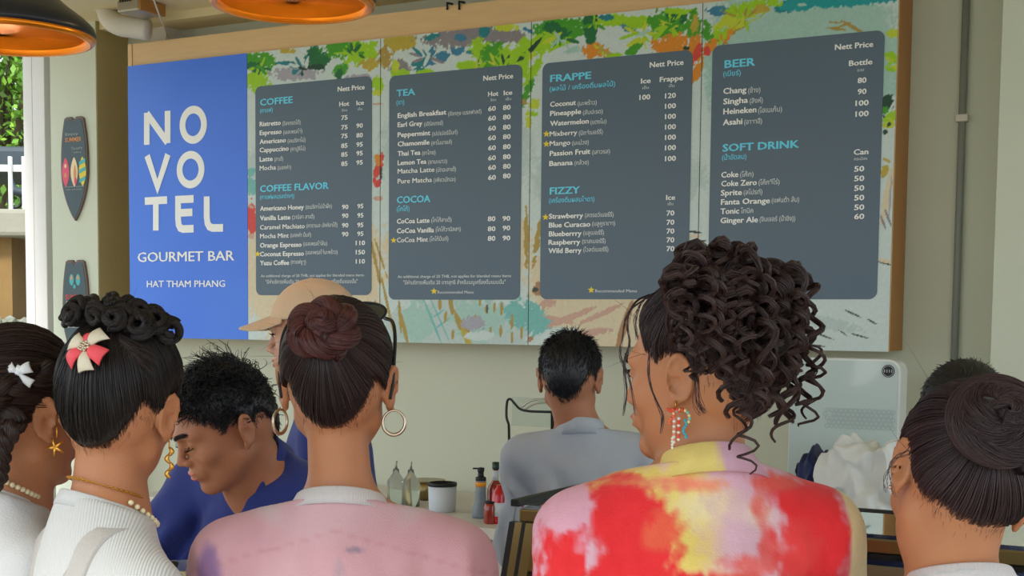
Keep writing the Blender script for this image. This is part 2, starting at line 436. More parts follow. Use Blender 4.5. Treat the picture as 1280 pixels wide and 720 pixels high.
def sleek(fig, n, target, mat_, r=0.0007, lift=0.008, kind='f', nape=0.0, m=12, name='hair_strands', wave=0.0012, stop=0.93, edge_share=0.5, lift2=0.004):
    """hair combed over the skull to the point in direction `target`"""
    ne = int(n * edge_share)
    d0 = np.concatenate([hair_roots(n - ne, kind, nape, 0.0), hair_roots(ne, kind, nape, 0.006, 0.010)])
    b = norm(np.asarray(target, float) - SC0); w = np.arccos(np.clip(d0 @ b, -1, 1))
    tt = np.linspace(0, 1, m) ** 0.9
    st = stop * rng.uniform(0.9, 1.0, n)
    t = tt[None] * st[:, None]; sw = np.sin(w)[:, None] + 1e-6
    dirs = norm(d0[:, None] * (np.sin((1 - t) * w[:, None]) / sw)[..., None] + b * (np.sin(t * w[:, None]) / sw)[..., None])
    R = skull_r(dirs.reshape(-1, 3)).reshape(n, m)
    lf = np.minimum(lift, 0.001 + lift * 6 * t / 1.0) + rng.uniform(-0.001, lift2, n)[:, None] * np.minimum(t * 4, 1)
    Q = SC0 + dirs * (R + lf)[..., None]
    Q = Q + wave * np.stack([fbm(Q * 38 + k * 9, 2) for k in range(3)], -1)
    return strands(name, fig.H.wor(Q), r, mat_, fig.root, fig.o)
def lock(P, r, n, twist=1.0, jitter=0.12, shell=0.6):
    """n hairs twisted together along path P -> (n, m, 3)"""
    P = np.asarray(P, float); m = len(P); T, N, B = frames(P); r = np.broadcast_to(np.asarray(r, float), (m,))
    ph = rng.uniform(0, 2 * np.pi, n); q = np.sqrt(rng.uniform(shell, 1.0, n)); t = np.linspace(0, 1, m)
    a = ph[:, None] + twist * 2 * np.pi * t[None] + jitter * np.sin(rng.uniform(2, 9, n)[:, None] * t * 3 + ph[:, None])
    R = r[None] * q[:, None]
    return P[None] + N[None] * (np.cos(a) * R)[..., None] + B[None] * (np.sin(a) * R)[..., None]

# ------------------------------------------------------------------ people
class Fig:
    def __init__(s, head, nb, byaw, lean=0, sw=0.165, fem=True, bulk=1.0, label='', arms=None, group=None):
        s.H = head; s.nb = np.asarray(nb, float); s.T = rotz(D(byaw)) @ rotx(-D(lean)); s.byaw = byaw; s.fem = fem; s.k = bulk; s.sw = sw
        k = bulk; nb_ = s.nb; T = s.T; Z = rotz(D(byaw))
        s.w = lambda *p: nb_ + T @ np.array(p, float)
        s.sh = {i: s.w(i * sw, -0.012, -0.055 - (0.016 if fem else 0)) for i in (1, -1)}
        s.el = {i: s.sh[i] + Z @ np.array([i * 0.03, 0.0, -0.27]) for i in (1, -1)}
        s.wr = {i: s.el[i] + Z @ np.array([i * 0.0, 0.03, -0.22]) for i in (1, -1)}
        if arms:
            for i, (e, w_) in arms.items():
                s.el[i] = s.sh[i] + Z @ np.array(e, float); s.wr[i] = s.el[i] + Z @ np.array(w_, float)
        s.pel = s.w(0, 0, -0.53)
        s.hip = {i: s.pel + Z @ np.array([i * 0.085, 0, -0.03]) for i in (1, -1)}
        s.an = {i: np.array([*(s.pel + Z @ np.array([i * 0.10, -0.02, 0]))[:2], 0.085]) for i in (1, -1)}
        s.kn = {i: s.hip[i] * 0.47 + s.an[i] * 0.53 + Z @ np.array([0, 0.02, 0]) for i in (1, -1)}
        s.toe = {i: s.an[i] + Z @ np.array([i * 0.02, 0.14, -0.055]) for i in (1, -1)}
        s.o = np.array([s.pel[0], s.pel[1], 0.0])
        s.root = empty('person', s.o, label, 'person', group)
        s.Z = Z
        s.n0 = head.wor(np.array([0, -0.024, -0.045])); s.n1 = s.w(0, -0.012, -0.035)
        a = (s.n0 - s.nb) @ T; b = (s.n1 - s.nb) @ T; t = (0.02 - b[2]) / (a[2] - b[2]); s.nc = b + (a - b) * t; s.na = norm(a - b)
    def torso(s, P, g=0.0, kk=0.05):
        k = s.k; q = (P - s.nb) @ s.T; w = 0.0 if s.fem else 0.012
        d = sell(q, (0, 0.0, -0.20), (0.135 * k + w + g, 0.098 * k + g, 0.19))
        d = smin(d, sell(q, (0, -0.012, -0.10), (s.sw * 0.93 + g, 0.072 * k + g, 0.10)), kk)
        for i in (1, -1):
            d = smin(d, scap(q, (i * 0.015, -0.012, 0.0), (i * s.sw, -0.012, -0.055 - (0.016 if s.fem else 0)), 0.035 + g, 0.042 * k + g), kk)
            if s.fem: d = smin(d, sell(q, (i * 0.065, 0.075, -0.21), (0.058 + g, 0.05 + g, 0.058)), 0.04)
        d = smin(d, scap(q * np.array([0.8, 1, 1]), (0, 0, -0.30), (0, 0, -0.42), 0.088 * k + g, 0.086 * k + g), 0.08)
        return smin(d, sell(q, (0, -0.005, -0.54), (0.165 * k + g, 0.118 * k + g, 0.13)), 0.08)
    def body(s, mat_, res=0.0045, mid=0.013):
        H = s.H; k = s.k; nr = 0.0445 if s.fem else 0.056
        n0 = H.wor(np.array([0, -0.024, -0.045])); n1 = s.w(0, -0.012, -0.035)
        ctr = (n0 + n1) / 2
        th = H.wor(np.array([0, 0.02, -0.085]))
        def fn(P):
            out = np.full(len(P), 9.0)
            hq = H.loc(P); near = (np.abs(hq).max(1) < 0.20)
            d = s.torso(P, 0.0)
            d = smin(d, scap(P, n0, n1, nr, nr * 1.12), 0.035)
            d = smin(d, scap(P, th, s.w(0, 0.03, -0.03), 0.036, 0.04), 0.03)
            for i in (1, -1):
                d = smin(d, scap(P, s.sh[i], s.el[i], 0.043 * k, 0.036 * k), 0.03)
                d = smin(d, scap(P, s.el[i], s.wr[i], 0.037 * k, 0.024 * k), 0.012)
                d = smin(d, s.hand(P, i), 0.014)
                d = smin(d, scap(P, s.hip[i], s.kn[i], 0.085 * k, 0.055 * k), 0.03)
                d = smin(d, scap(P, s.kn[i], s.an[i], 0.054 * k, 0.036 * k), 0.02)
                d = smin(d, scap(P, s.an[i] + [0, 0, -0.04], s.toe[i], 0.038, 0.03), 0.02)
            if near.any():
                d[near] = smin(d[near], head_sdf(hq[near], s.fem) * H.s, 0.012)
            return d
        c = H.c; lo = np.minimum.reduce([*s.toe.values(), *s.wr.values(), *s.el.values(), *s.sh.values(), s.pel, c]) - 0.22
        hi = np.maximum.reduce([*s.toe.values(), *s.wr.values(), *s.el.values(), *s.sh.values(), s.pel, c]) + 0.22
        zb = s.nb[2] - 0.02
        xs = spaced(lo[0], hi[0], [(c[0] - 0.125, c[0] + 0.125, res)], mid)
        ys = spaced(lo[1], hi[1], [(c[1] - 0.135, c[1] + 0.135, res)], mid)
        zs = spaced(0.001, c[2] + 0.16, [(zb, c[2] + 0.16, res)], mid)
        V, F = surface(fn, xs, ys, zs)
        return mesh_obj('body', V, F, mat_, s.root, True, origin=s.o)
    def hand(s, P, i):
        w = s.wr[i]; f = norm(s.wr[i] - s.el[i]); x = norm(np.cross(f, [0, 0.3, 1.0])) if abs(f[2]) < 0.9 else s.Z @ np.array([0, 1.0, 0])
        n = norm(np.cross(f, x))
        near = np.linalg.norm(P - (w + f * 0.09), axis=1) < 0.17
        out = np.full(len(P), 5.0)
        if not near.any(): return out
        p = P[near]; R = np.stack([x, f, n], -1)
        d = sell(p, w + f * 0.05, (0.036, 0.050, 0.015), R)
        for j, L in zip((-1.5, -0.5, 0.5, 1.5), (0.060, 0.076, 0.078, 0.068)):
            a = w + f * 0.088 + x * j * 0.0185; b = a + f * L * 0.55 + n * 0.006; c_ = b + f * L * 0.45 + n * 0.022
            d = smin(d, np.minimum(scap(p, a, b, 0.0095, 0.0085), scap(p, b, c_, 0.0085, 0.0075)), 0.004)
        a = w + f * 0.02 + x * 0.028; b = a + f * 0.035 + x * 0.028; c_ = b + f * 0.034 + x * 0.006
        d = smin(d, np.minimum(scap(p, a, b, 0.013, 0.011), scap(p, b, c_, 0.011, 0.009)), 0.008)
        out[near] = d; return out
    def shirt(s, mat_, g=0.016, neck=0.060, cut=0.02, slope=-0.45, sl=0.75, sr=0.056, fold=0.006, res=0.0065, hem=-0.60, name='shirt', foldfn=None, colfn=None, long=False, fs=(16, 16, 5), side=0.0):
        k = s.k
        ends = {i: s.sh[i] + (s.el[i] - s.sh[i]) * sl for i in (1, -1)}
        def fn(P):
            q = (P - s.nb) @ s.T
            d = s.torso(P, g)
            d = smin(d, scap(q, s.nc - s.na * 0.06, s.nc + s.na * 0.08, neck + 0.008, neck), 0.04)
            for i in (1, -1):
                e = ends[i]
                a = scap(P, s.sh[i], e, (sr if not long else sr) * 1.0, sr * 0.98)
                if not long:
                    ax = norm(e - s.sh[i]); a = np.maximum(a, (P - e) @ ax)
                d = smin(d, a, 0.022)
                if long:
                    d = smin(d, scap(P, s.el[i], s.wr[i], sr * 0.9, sr * 0.62), 0.02)
                    ax = norm(s.wr[i] - s.el[i]); d = np.maximum(d, np.where(np.linalg.norm(P - s.wr[i], axis=1) < 0.14, (P - s.wr[i]) @ ax + 0.015, -1))
            drop = np.clip(-(q[:, 2] + 0.005) / 0.09, 0, 1)
            if fold:
                f = fbm(q * np.array(fs) + s.byaw, 2); f = (1 - np.abs(f) * 2.2)
                d = d - fold * f * drop
                d = d - fold * 0.4 * fbm(q * 28 + 5, 2) * drop
            if foldfn is not None: d = d - foldfn(q)
            d = smax(d, (q[:, 2] - (cut + slope * (q[:, 1] - s.nc[1]) + side * (q[:, 0] - s.nc[0]))) * 0.9, 0.006)
            return np.maximum(d, hem - q[:, 2])
        pts = np.array([*s.sh.values(), *ends.values(), s.pel, s.nb] + ([*s.wr.values()] if long else []))
        lo = pts.min(0) - 0.2; hi = pts.max(0) + 0.2
        zf = s.nb[2] - 0.27
        V, F = surface(fn, spaced(lo[0], hi[0], [], res), spaced(lo[1], hi[1], [], res),
                       spaced(lo[2], hi[2], [(zf, hi[2], res)], res * 2.2))
        cols = None
        if colfn is not None: cols = colfn((V - s.nb) @ s.T, V)
        return mesh_obj(name, V, F, mat_, s.root, True, colors=cols, origin=s.o)
    def trousers(s, mat_, name='trousers'):
        def fn(P):
            q = (P - s.nb) @ s.T
            d = sell(q, (0, -0.005, -0.54), (0.175 * s.k, 0.128 * s.k, 0.135)); d = smax(d, q[:, 2] + 0.50, 0.01)
            for i in (1, -1):
                d = smin(d, scap(P, s.hip[i], s.kn[i], 0.096 * s.k, 0.07), 0.03)
                d = smin(d, scap(P, s.kn[i], s.an[i] , 0.068, 0.055), 0.02)
            d = d - 0.004 * fbm(P * np.array([14, 14, 6]), 2)
            return np.maximum(d, 0.06 - P[:, 2])
        pts = np.array([s.pel, *s.an.values(), *s.kn.values()]); lo = pts.min(0) - 0.22; hi = pts.max(0) + 0.22; lo[2] = 0.03
        V, F = surface(fn, *[spaced(lo[k], hi[k], [], 0.016) for k in range(3)])
        o = mesh_obj(name, V, F, mat_, s.root, True, origin=s.o)
        for i in (1, -1):
            mb = MB(); f = norm((s.toe[i] - s.an[i]) * [1, 1, 0]); R = np.stack([np.cross(f, [0, 0, 1.0]), f, [0, 0, 1.0]], -1)
            c = (s.an[i] + s.toe[i]) / 2; c[2] = 0.035
            mb.box(c, (0.095, 0.27, 0.068), R, 0.028); mb.build('shoe', M['blackm'], s.root, True, origin=s.o)
        return o
    def band(s, name, mat_, rx=0.062, ry=0.068, z0=0.005, z1=0.025, slope=-0.45, th=0.004, flare=0.008, cy=-0.006, gap=0.0, colfn=None, parent=None, n=64, side=0.0, wob=0.0):
        """a neckband or collar that goes round the neck base"""
        a = np.linspace(gap, 2 * np.pi - gap, n) + np.pi / 2 ; closed = gap == 0
        if closed: a = np.linspace(0, 2 * np.pi, n, endpoint=False) + np.pi / 2
        prof = [(flare, z0), (flare * 0.35, z1 * 0.6 + z0 * 0.4), (0, z1), (-th * 0.5, z1 + th * 0.4), (-th, z1), (-th + flare * 0.35, z1 * 0.6 + z0 * 0.4), (-th + flare, z0)]
        V = []
        for t in a:
            for (o, z) in prof:
                x = s.nc[0] + (rx + o) * math.cos(t); y = s.nc[1] + (cy + 0.006) + (ry + o) * math.sin(t)
                V.append((x, y, z + slope * (y - s.nc[1]) + side * (x - s.nc[0]) + wob * math.sin(3 * t)))
        V = np.array(V); m = len(prof); F = []
        N = len(a)
        for i in range(N if closed else N - 1):
            j = (i + 1) % N
            for k in range(m):
                l = (k + 1) % m; F.append((i * m + k, j * m + k, j * m + l, i * m + l))
        if not closed: F.append(tuple(range(m))); F.append(tuple((N - 1) * m + k for k in range(m - 1, -1, -1)))
        cols = colfn(V) if colfn else None
        return mesh_obj(name, V @ s.T.T + s.nb, np.array([f for f in F]) if closed else F, mat_, parent or s.root, True, colors=cols, origin=s.o)
    def face(s, eyes=True, brows=True, lips=True, closed=False):
        H = s.H
        if lips:
            V, F = surface(lambda Q: np.minimum(sell(Q, (0, 0.0968, -0.0545), (0.0205, 0.0074, 0.0049)), sell(Q, (0, 0.0953, -0.0655), (0.0172, 0.0084, 0.0058))),
                           spaced(-.03, .03, [], .0022), spaced(.08, .11, [], .0022), spaced(-.078, -.042, [], .0018))
            mesh_obj('lips', H.wor(V), F, M['lip'], s.root, True, origin=s.o)
        for i in (1, -1):
            if brows:
                t = np.linspace(0, 1, 9); c = np.stack([i * (0.014 + 0.032 * t), 0.1015 - 0.022 * t ** 1.6, 0.024 + 0.006 * np.sin(t * 2.4)], -1)
                P = c[None] + rng.normal(size=(26, 1, 3)) * np.array([0.001, 0.0012, 0.002])
                strands('eyebrow', H.wor(P), 0.0007, M['lash'], s.root, s.o)
            if eyes:
                a = np.linspace(-1, 1, 15); c = np.stack([i * 0.031 + 0.0135 * a, 0.0885 - 0.0055 * a * a * 1.2 , (0.001 if closed else 0.0065) - (0.004 if closed else -0.004) * (1 - a * a)], -1)
                mb = MB(); mb.tube(H.wor(c), 0.0010, 6)
                for b in np.linspace(-0.95, 0.95, 12):
                    p = np.array([i * 0.031 + 0.0135 * b, 0.0885 - 0.0066 * b * b, (0.001 if closed else 0.0065) - (0.004 if closed else -0.004) * (1 - b * b)])
                    mb.tube(H.wor(np.array([p, p + [i * b * 0.003, 0.006, -0.001], p + [i * b * 0.004, 0.010, -0.001 + 0.003]])), 0.0004, 4)
                mb.build('eyelashes', M['lash'], s.root, True, origin=s.o)
                if not closed:
                    V, F = surface(lambda Q: sell(Q, (i * 0.031, 0.0755, 0.0055), (0.0118, 0.0128, 0.0068)), spaced(i * .031 - .015, i * .031 + .015, [], .0018), spaced(.058, .094, [], .002), spaced(-.008, .016, [], .0016))
                    mesh_obj('eyeball', H.wor(V), F, M['eye'], s.root, True, origin=s.o)
                    mb = MB(); mb.lathe([(0, 0.0009), (0.003, 0.0007), (0.0048, 0)], (0, 0, 0), 16, rotx(-math.pi / 2)); V = mb.V[0] + np.array([i * 0.031, 0.0884, 0.0052])
                    mesh_obj('iris', H.wor(V), mb.F, M['iris'], s.root, True, origin=s.o)
# ------------------------------------------------------------------ the back wall's own frame: u along it, v up, n out towards the customers
WY = 0.501178
WL = np.array([-1.72125618, 6.13190388, 0.0]); WU = np.array([math.cos(WY), -math.sin(WY), 0]); WN = np.array([-math.sin(WY), -math.cos(WY), 0]); WZ = np.array([0, 0, 1.0])
WR = np.stack([WU, WN, WZ], -1)             # columns: u, n, v  (left-handed pair is fine for placing)
SW, SB, ST = 3.38053837, 1.55 - 0.0846636706, 1.55 - 0.0846636706 + 1.2
def wp(u, v, n=0.0): return WL + WU * u + WN * n + WZ * v
def uv(px, py, n=0.0):                      # photo pixel -> (u, v) on the plane n
    r = ray(px, py); o = np.array([0, 0, CAMZ]) - (WL + WN * n); t = -(o @ WN) / (r @ WN); p = o + r * t
    return p @ WU, p[2]
def uvn_z(px, py, z):
    p = pixz(px, py, z) - WL; return p @ WU, p @ WN
def wbox(mb, u0, u1, v0, v1, n0, n1, bev=0.0):
    c = wp((u0 + u1) / 2, (v0 + v1) / 2, (n0 + n1) / 2)
    return mb.box(c, (abs(u1 - u0), abs(n1 - n0), abs(v1 - v0)), WR, bev)
def struct(name, mb, m, label=None):
    o = mb.build(name, m); o['kind'] = 'structure'
    if label: o['label'] = label
    bm = bmesh.new(); bm.from_mesh(o.data); bmesh.ops.recalc_face_normals(bm, faces=bm.faces[:]); bm.to_mesh(o.data); bm.free()
    return o
def fixn(o):
    bm = bmesh.new(); bm.from_mesh(o.data); bmesh.ops.recalc_face_normals(bm, faces=bm.faces[:]); bm.to_mesh(o.data); bm.free(); return o

CEIL = uv(300, 19, -0.20)[1]
# floor, walls, ceiling
struct('floor', MB().box((0.5, 3.5, -0.05), (9, 9.5, 0.1)), M['floor'])
struct('ceiling', wbox(MB(), -0.75, 6.6, CEIL, CEIL + 0.12, -0.35, 5.2), M['ceil'])
ucol = uv(121, 200, 0.0)[0]; ucl = uv(64, 200, 0.0)[0]
struct('wall_back', wbox(MB(), ucol - 0.02, 5.6, 0, CEIL, -0.32, -0.20), M['wall'])
o = struct('wall_left', wbox(MB(), ucl, ucol, 0, CEIL, -0.32, 0.0), M['wall2'])
struct('column_shade_side', wbox(MB(), ucol, ucol + 0.004, 0, CEIL, -0.20, -0.003), M['wall_shade'])  # column's shadowed side put into colour as a thin added slab
ucr = uv(1247, 200, 0.06)[0]
struct('wall_right', wbox(MB(), ucr, ucr + 1.2, 0, CEIL, -0.20, 0.06), M['wall2'])
# beam and cornice under the ceiling, above the sign
struct('trim_1', wbox(MB(), ucol, ucr, CEIL - 0.035, CEIL, -0.20, -0.02), M['ceil'])
struct('trim_2', wbox(MB(), -0.75, 6.4, CEIL - 0.10, CEIL, 1.05, 1.25), M['ceil'])
up0, up1 = uv(190, 40, -0.1)[0], uv(207, 40, -0.1)[0]
struct('trim_3', wbox(MB(), up0, up1, ST + 0.02, CEIL, -0.2, -0.1), M['whitep'])
# the window at the left: white frame, gasket, pane
def px_u(px, n): return uv(px, 250, n)[0]
win = MB(); u_r, u_m, u_l = px_u(64, -0.06), px_u(53.5, -0.06), px_u(41, -0.06)
wbox(win, u_m + 0.006, u_r + 0.03, 0.0, CEIL - 0.01, -0.12, 0.0, 0.004); wbox(win, u_l, u_m - 0.006, 0.0, CEIL - 0.01, -0.12, -0.01, 0.004)
wbox(win, u_l - 1.0, u_l, CEIL - 0.07, CEIL - 0.01, -0.12, -0.01); wbox(win, u_l - 1.0, u_l, 0.0, 0.08, -0.12, -0.01); wbox(win, u_l - 1.06, u_l - 1.0, 0, CEIL - 0.01, -0.12, -0.01)
w1 = struct('window_1', win, M['frame'])
g = wbox(MB(), u_m - 0.007, u_m + 0.007, 0.0, CEIL - 0.01, -0.115, -0.02).build('gasket', M['gasket'], w1)
wbox(MB(), u_l - 1.0, u_l, 0.08, CEIL - 0.07, -0.063, -0.057).build('pane', M['glass'], w1)
struct('wall_side', wbox(MB(), u_l - 1.06, ucl, CEIL - 0.009, CEIL, -0.32, 0.0), M['wall2'])

# conduit on the right, pipe elbow, small sign, cord
c = empty('conduit_pipe', wp(px_u(1199, -0.18), 0.862, -0.18), 'thin grey conduit running up to the ceiling right of the menu board', 'pipe')
uc = px_u(1199, -0.18)
MB().tube([wp(uc, 0.862, -0.185), wp(uc, CEIL, -0.185)], 0.0125, 12).build('tube', M['grey'], c, True, c.location)
for (v) in (uv(1198, 148, -0.18)[1], 1.0):
    wbox(MB(), uc - 0.02, uc + 0.02, v - 0.012, v + 0.012, -0.20, -0.168, 0.003).build('clamp', M['whitep'], c, False, c.location)
ue = px_u(128, 0.1); ve = uv(140, 32, 0.1)[1]
e0 = uv(133, 10, 0.12)
path = spline([wp(e0[0], CEIL - 0.005, 0.12), wp(e0[0], e0[1] + 0.01, 0.12), wp(*uv(137, 22, 0.12), 0.12), wp(*uv(148, 31, 0.12), 0.12), wp(*uv(165, 34, 0.10), 0.10), wp(*uv(186, 37, 0.07), 0.07)], 30)
o = MB().tube(path, 0.046, 18).build('drain_pipe', M['whitep'], None, True)
tag(o, 'white plastic drain pipe elbow under the ceiling left of the board', 'pipe')
t = empty('ceiling_unit', wp(*uv(161, 10, 0.25), 0.25), 'small grey box with dark marks hanging from the ceiling, top left', 'box')
a0 = uv(146, 16, 0.25); a1 = uv(173, 14, 0.25)
wbox(MB(), a0[0], a1[0], a0[1], CEIL - 0.002, 0.10, 0.25, 0.008).build('casing', M['steel'], t, False, t.location)
wbox(MB(), a1[0], a1[0] + 0.012, a0[1], CEIL - 0.002, 0.10, 0.25, 0.003).build('end_plate', M['woodside'], t, False, t.location)
mk = MB()
for k in range(5): wbox(mk, a0[0] + 0.018 + k * 0.014, a0[0] + 0.024 + k * 0.014, a0[1] + 0.04, a0[1] + 0.06 + 0.01 * (k % 2), 0.249, 0.253)
mk.build('marking', M['seam'], t, False, t.location)
p0 = wp(*uv(210, 47, -0.05), -0.05); p1 = wp(uv(187, 0, 0.35)[0], CEIL, 0.35)
o = MB().tube([p0, (p0 * .5 + p1 * .5) + [0, 0, -0.004], p1], 0.004, 8).build('hanging_cord', M['whitep'], None, True)
tag(o, 'thin white cord running from the ceiling down to the board top', 'cord')

# ------------------------------------------------------------------ the menu sign
sign = empty('menu_sign', wp(SW / 2, SB, -0.1), 'wide wooden-cased menu board of five printed panels on the back wall', 'sign')
SO = sign.location
PW = SW / 5; HD = 0.10
bx = MB(); wbox(bx, 0.0, SW, SB + 0.002, ST + 0.002, -0.196, -0.022); cs = bx.build('case', M['woodside'], sign, False, SO)
wbox(MB(), -0.012, 0.012, ST, ST + HD, -0.196, -0.014, 0.001).build('side_board', M['wood'], sign, False, SO)
wbox(MB(), 0.013, SW, ST + 0.002, ST + HD, -0.196, -0.018, 0.001).build('header_board', M['wood'], sign, False, SO)
for k in (557, 572):
    a = uv(k, 8, 0.0); q = wp(a[0], ST + HD, -0.03)
    hook = MB(); hook.tube([wp(a[0], a[1] - 0.01, -0.012), wp(a[0], ST + HD + 0.01, -0.012), wp(a[0], ST + HD + 0.014, -0.05)], 0.0045, 8)
    hook.build('hook', M['blackm'], sign, True, SO)

def curve_text(s, font_off=0.0):
    cu = bpy.data.curves.new('t', 'FONT'); cu.body = s; cu.size = 1.0; cu.offset = font_off; cu.resolution_u = 2
    ob = bpy.data.objects.new('t', cu); COL.objects.link(ob)
    dg = bpy.context.evaluated_depsgraph_get(); me = bpy.data.meshes.new_from_object(ob.evaluated_get(dg))
    bpy.data.objects.remove(ob); bpy.data.curves.remove(cu)
    V = np.array([v.co[:] for v in me.vertices]).reshape(-1, 3); F = [tuple(p.vertices) for p in me.polygons]; bpy.data.meshes.remove(me)
    return V, F
class Ink:
    """flat print on the sign: strings set from photo pixels of their baseline ends"""
    def __init__(s, n): s.n = n; s.n0 = n; s.k = 0; s.L = []; s.mb = MB()
    def push(s):
        if s.mb.n: s.L.append(s.mb)
        s.mb = MB()
    def text(s, txt, x0, x1, y, h, bold=0.016, anchor='l', lat=None):
        """x0..x1: ends in photo pixels, y: baseline at x0, h: capital height in pixels"""
        V, F = curve_text(txt, 0.0 if 'M' in txt else 0.012)
        if not len(V): return
        if ord(txt[-1]) < 1000 and txt[-1] != ')' and txt[0] != '"' and len(txt) < 30:
            k = len(V); F = F + [tuple(i + k for i in f) for f in F]; V = np.concatenate([V + [-0.019, -0.006, 0], V + [0.019, 0.006, 0.3]])
        ua, va = uv(x0, y, s.n); ub = uv(x1, y, s.n)[0]; vh = uv(x0, y - h, s.n)[1] - va
        mn, mx = V[:, 0].min(), V[:, 0].max()
        kx = (ub - ua) / (mx - mn); ky = vh / 0.73
        P = np.array([wp(ua + (x - mn) * kx, va + y_ * ky, s.n) for x, y_, _ in V]) + WN * (V[:, 2:] * 0.0006); s.push(); s.mb.add(P, F); s.push()
    def poly(s, pts):
        s.mb.add(np.array([wp(*uv(x, y, s.n), s.n) for x, y in pts]), [tuple(range(len(pts)))])
    def star(s, x, y, r=5.0):
        s.push(); s.poly([(x + (r if i % 2 == 0 else r * .45) * math.sin(i * math.pi / 5), y - (r if i % 2 == 0 else r * .45) * math.cos(i * math.pi / 5)) for i in range(10)])
    def stroke(s, pts, w, closed=False):
        """even-width letter strokes, points in local metres (u, v)"""
        P = np.asarray(pts, float); m = len(P); s.k += 1; s.n = s.n0 + 0.00025 * (s.k % 3)
        T = (np.roll(P, -1, 0) - np.roll(P, 1, 0)) if closed else np.gradient(P, axis=0)
        if not closed and m > 2:
            d = norm(np.diff(P, axis=0)); T = np.concatenate([d[:1], norm(d[:-1] + d[1:]), d[-1:]])
            co = np.concatenate([[1], np.clip((norm(d[:-1] + d[1:]) * d[1:]).sum(1), .5, 1), [1]])
        else: T = norm(T); co = np.ones(m)
        N = np.stack([-T[:, 1], T[:, 0]], -1) * (w / 2 / co)[:, None]
        A = P + N; B = P - N
        V = [wp(*a, s.n) for a in A] + [wp(*b, s.n) for b in B]
        s.mb.add(np.array(V), [(i, (i + 1) % m, m + (i + 1) % m, m + i) for i in range(m if closed else m - 1)])
    def build(s, name, m, parent):
        s.push()
        for q in s.L: fixn(q.build(name, m, parent, False, SO))

# --- blue name panel
bp_ = wbox(MB(), 0.0, PW - 0.001, SB, ST, -0.02, 0.0).build('name_panel', M['blue'], sign, False, SO)
ink = Ink(0.0012)
def gl(px, py): return np.array(uv(px, py, ink.n))
def letter(box, strokes, w):                # box: four pixel corners tl, tr, bl ; strokes in the unit square
    tl, tr, bl = gl(*box[0]), gl(*box[1]), gl(*box[2])
    ink.push()
    for st in strokes:
        pts = np.array([tl * 0 + (bl + (tr - tl) * x * 1.0 + (tl - bl) * y) for x, y in st]); ink.stroke(pts, w)
LWD = uv(187.5, 190, 0)[0] - uv(180.5, 190, 0)[0]
letter([(183.5, 141), (209.5, 138.5), (183.5, 181)], [[(0, 0), (0, 1)], [(0.0, 0.98), (1.0, 0.02)], [(1, 0), (1, 1)]], LWD)
def ring(cx, cy, rx, ry):
    ink.push()
    c = gl(cx, cy); a = gl(cx + rx, cy)[0] - c[0]; b = gl(cx, cy - ry)[1] - c[1]
    t = np.linspace(0, 2 * np.pi, 40, endpoint=False); ink.stroke(np.stack([c[0] + a * np.cos(t), c[1] + b * np.sin(t)], -1), LWD, True)
ring(241.5, 156.0, 13.5, 19.0)
letter([(184, 194.5), (210, 193), (184, 234)], [[(0, 1.0), (0.5, 0.0), (1, 1.0)]], LWD)
ring(238.0, 212.0, 13.8, 18.6)
letter([(181, 251.5), (209, 250), (181, 288)], [[(0, 1), (1, 1)], [(0.5, 1), (0.5, -0.02)]], LWD)
letter([(222.5, 249.5), (242, 248.5), (222.5, 286.5)], [[(1, 1), (0, 1), (0, 0.35), (0.04, 0.15), (0.14, 0.04), (0.3, 0), (1, 0)], [(0, 0.55), (0.92, 0.55)]], LWD)
letter([(258.5, 245.5), (279, 245), (258.5, 285)], [[(0, 1), (0, 0.35), (0.05, 0.15), (0.16, 0.04), (0.35, 0), (1, 0)]], LWD)
ink.text('GOURMET BAR', 172, 293, 327.5, 12.5, 0.008)
ink.text('HAT THAM PHANG', 183.5, 281.5, 359, 8.5, 0.008)
ink.build('lettering', M['white_ink'], bp_)

# --- painted beach print: strokes in photo pixels, evaluated per panel vertex
GR = dict(lime=(158, 210, 20), green=(70, 160, 30), dkgreen=(24, 110, 60), deep=(20, 70, 50), teal=(30, 130, 140), blue=(60, 130, 165), sea=(20, 160, 165), mint=(168, 206, 196),
          white=(206, 222, 220), cream=(222, 208, 176), tan=(206, 178, 140), mauve=(140, 134, 140), lilac=(170, 168, 180), yel=(190, 170, 60), org=(224, 140, 30), red=(220, 70, 60),
          ink=(60, 66, 62), gold=(176, 150, 70), pink=(208, 168, 150), yg=(196, 212, 50), pale=(190, 208, 206), brown=(176, 132, 92), aqua=(120, 190, 185))
ST_ = []
def bl(c, cx, cy, rx, ry, a=0, j=0.35): ST_.append((np.array(GR[c]), cx, cy, rx, ry, math.radians(a), j))
for (x0, x1, y0, y1, c) in [(300, 480, 40, 180, 'white'), (300, 480, 170, 250, 'pale'), (300, 480, 240, 440, 'cream'), (476, 668, 20, 130, 'white'), (476, 668, 120, 250, 'pale'), (476, 668, 240, 380, 'cream'),
                         (476, 668, 372, 450, 'pale'), (660, 882, 0, 240, 'white'), (660, 882, 180, 270, 'pale'), (660, 882, 262, 450, 'cream'), (876, 1130, -40, 190, 'mint'), (876, 1130, 180, 450, 'white')]:
    ST_.append((np.array(GR[c]), (x0 + x1) / 2, (y0 + y1) / 2, (x1 - x0) / 1.9, (y1 - y0) / 1.9, 0, 0.1))
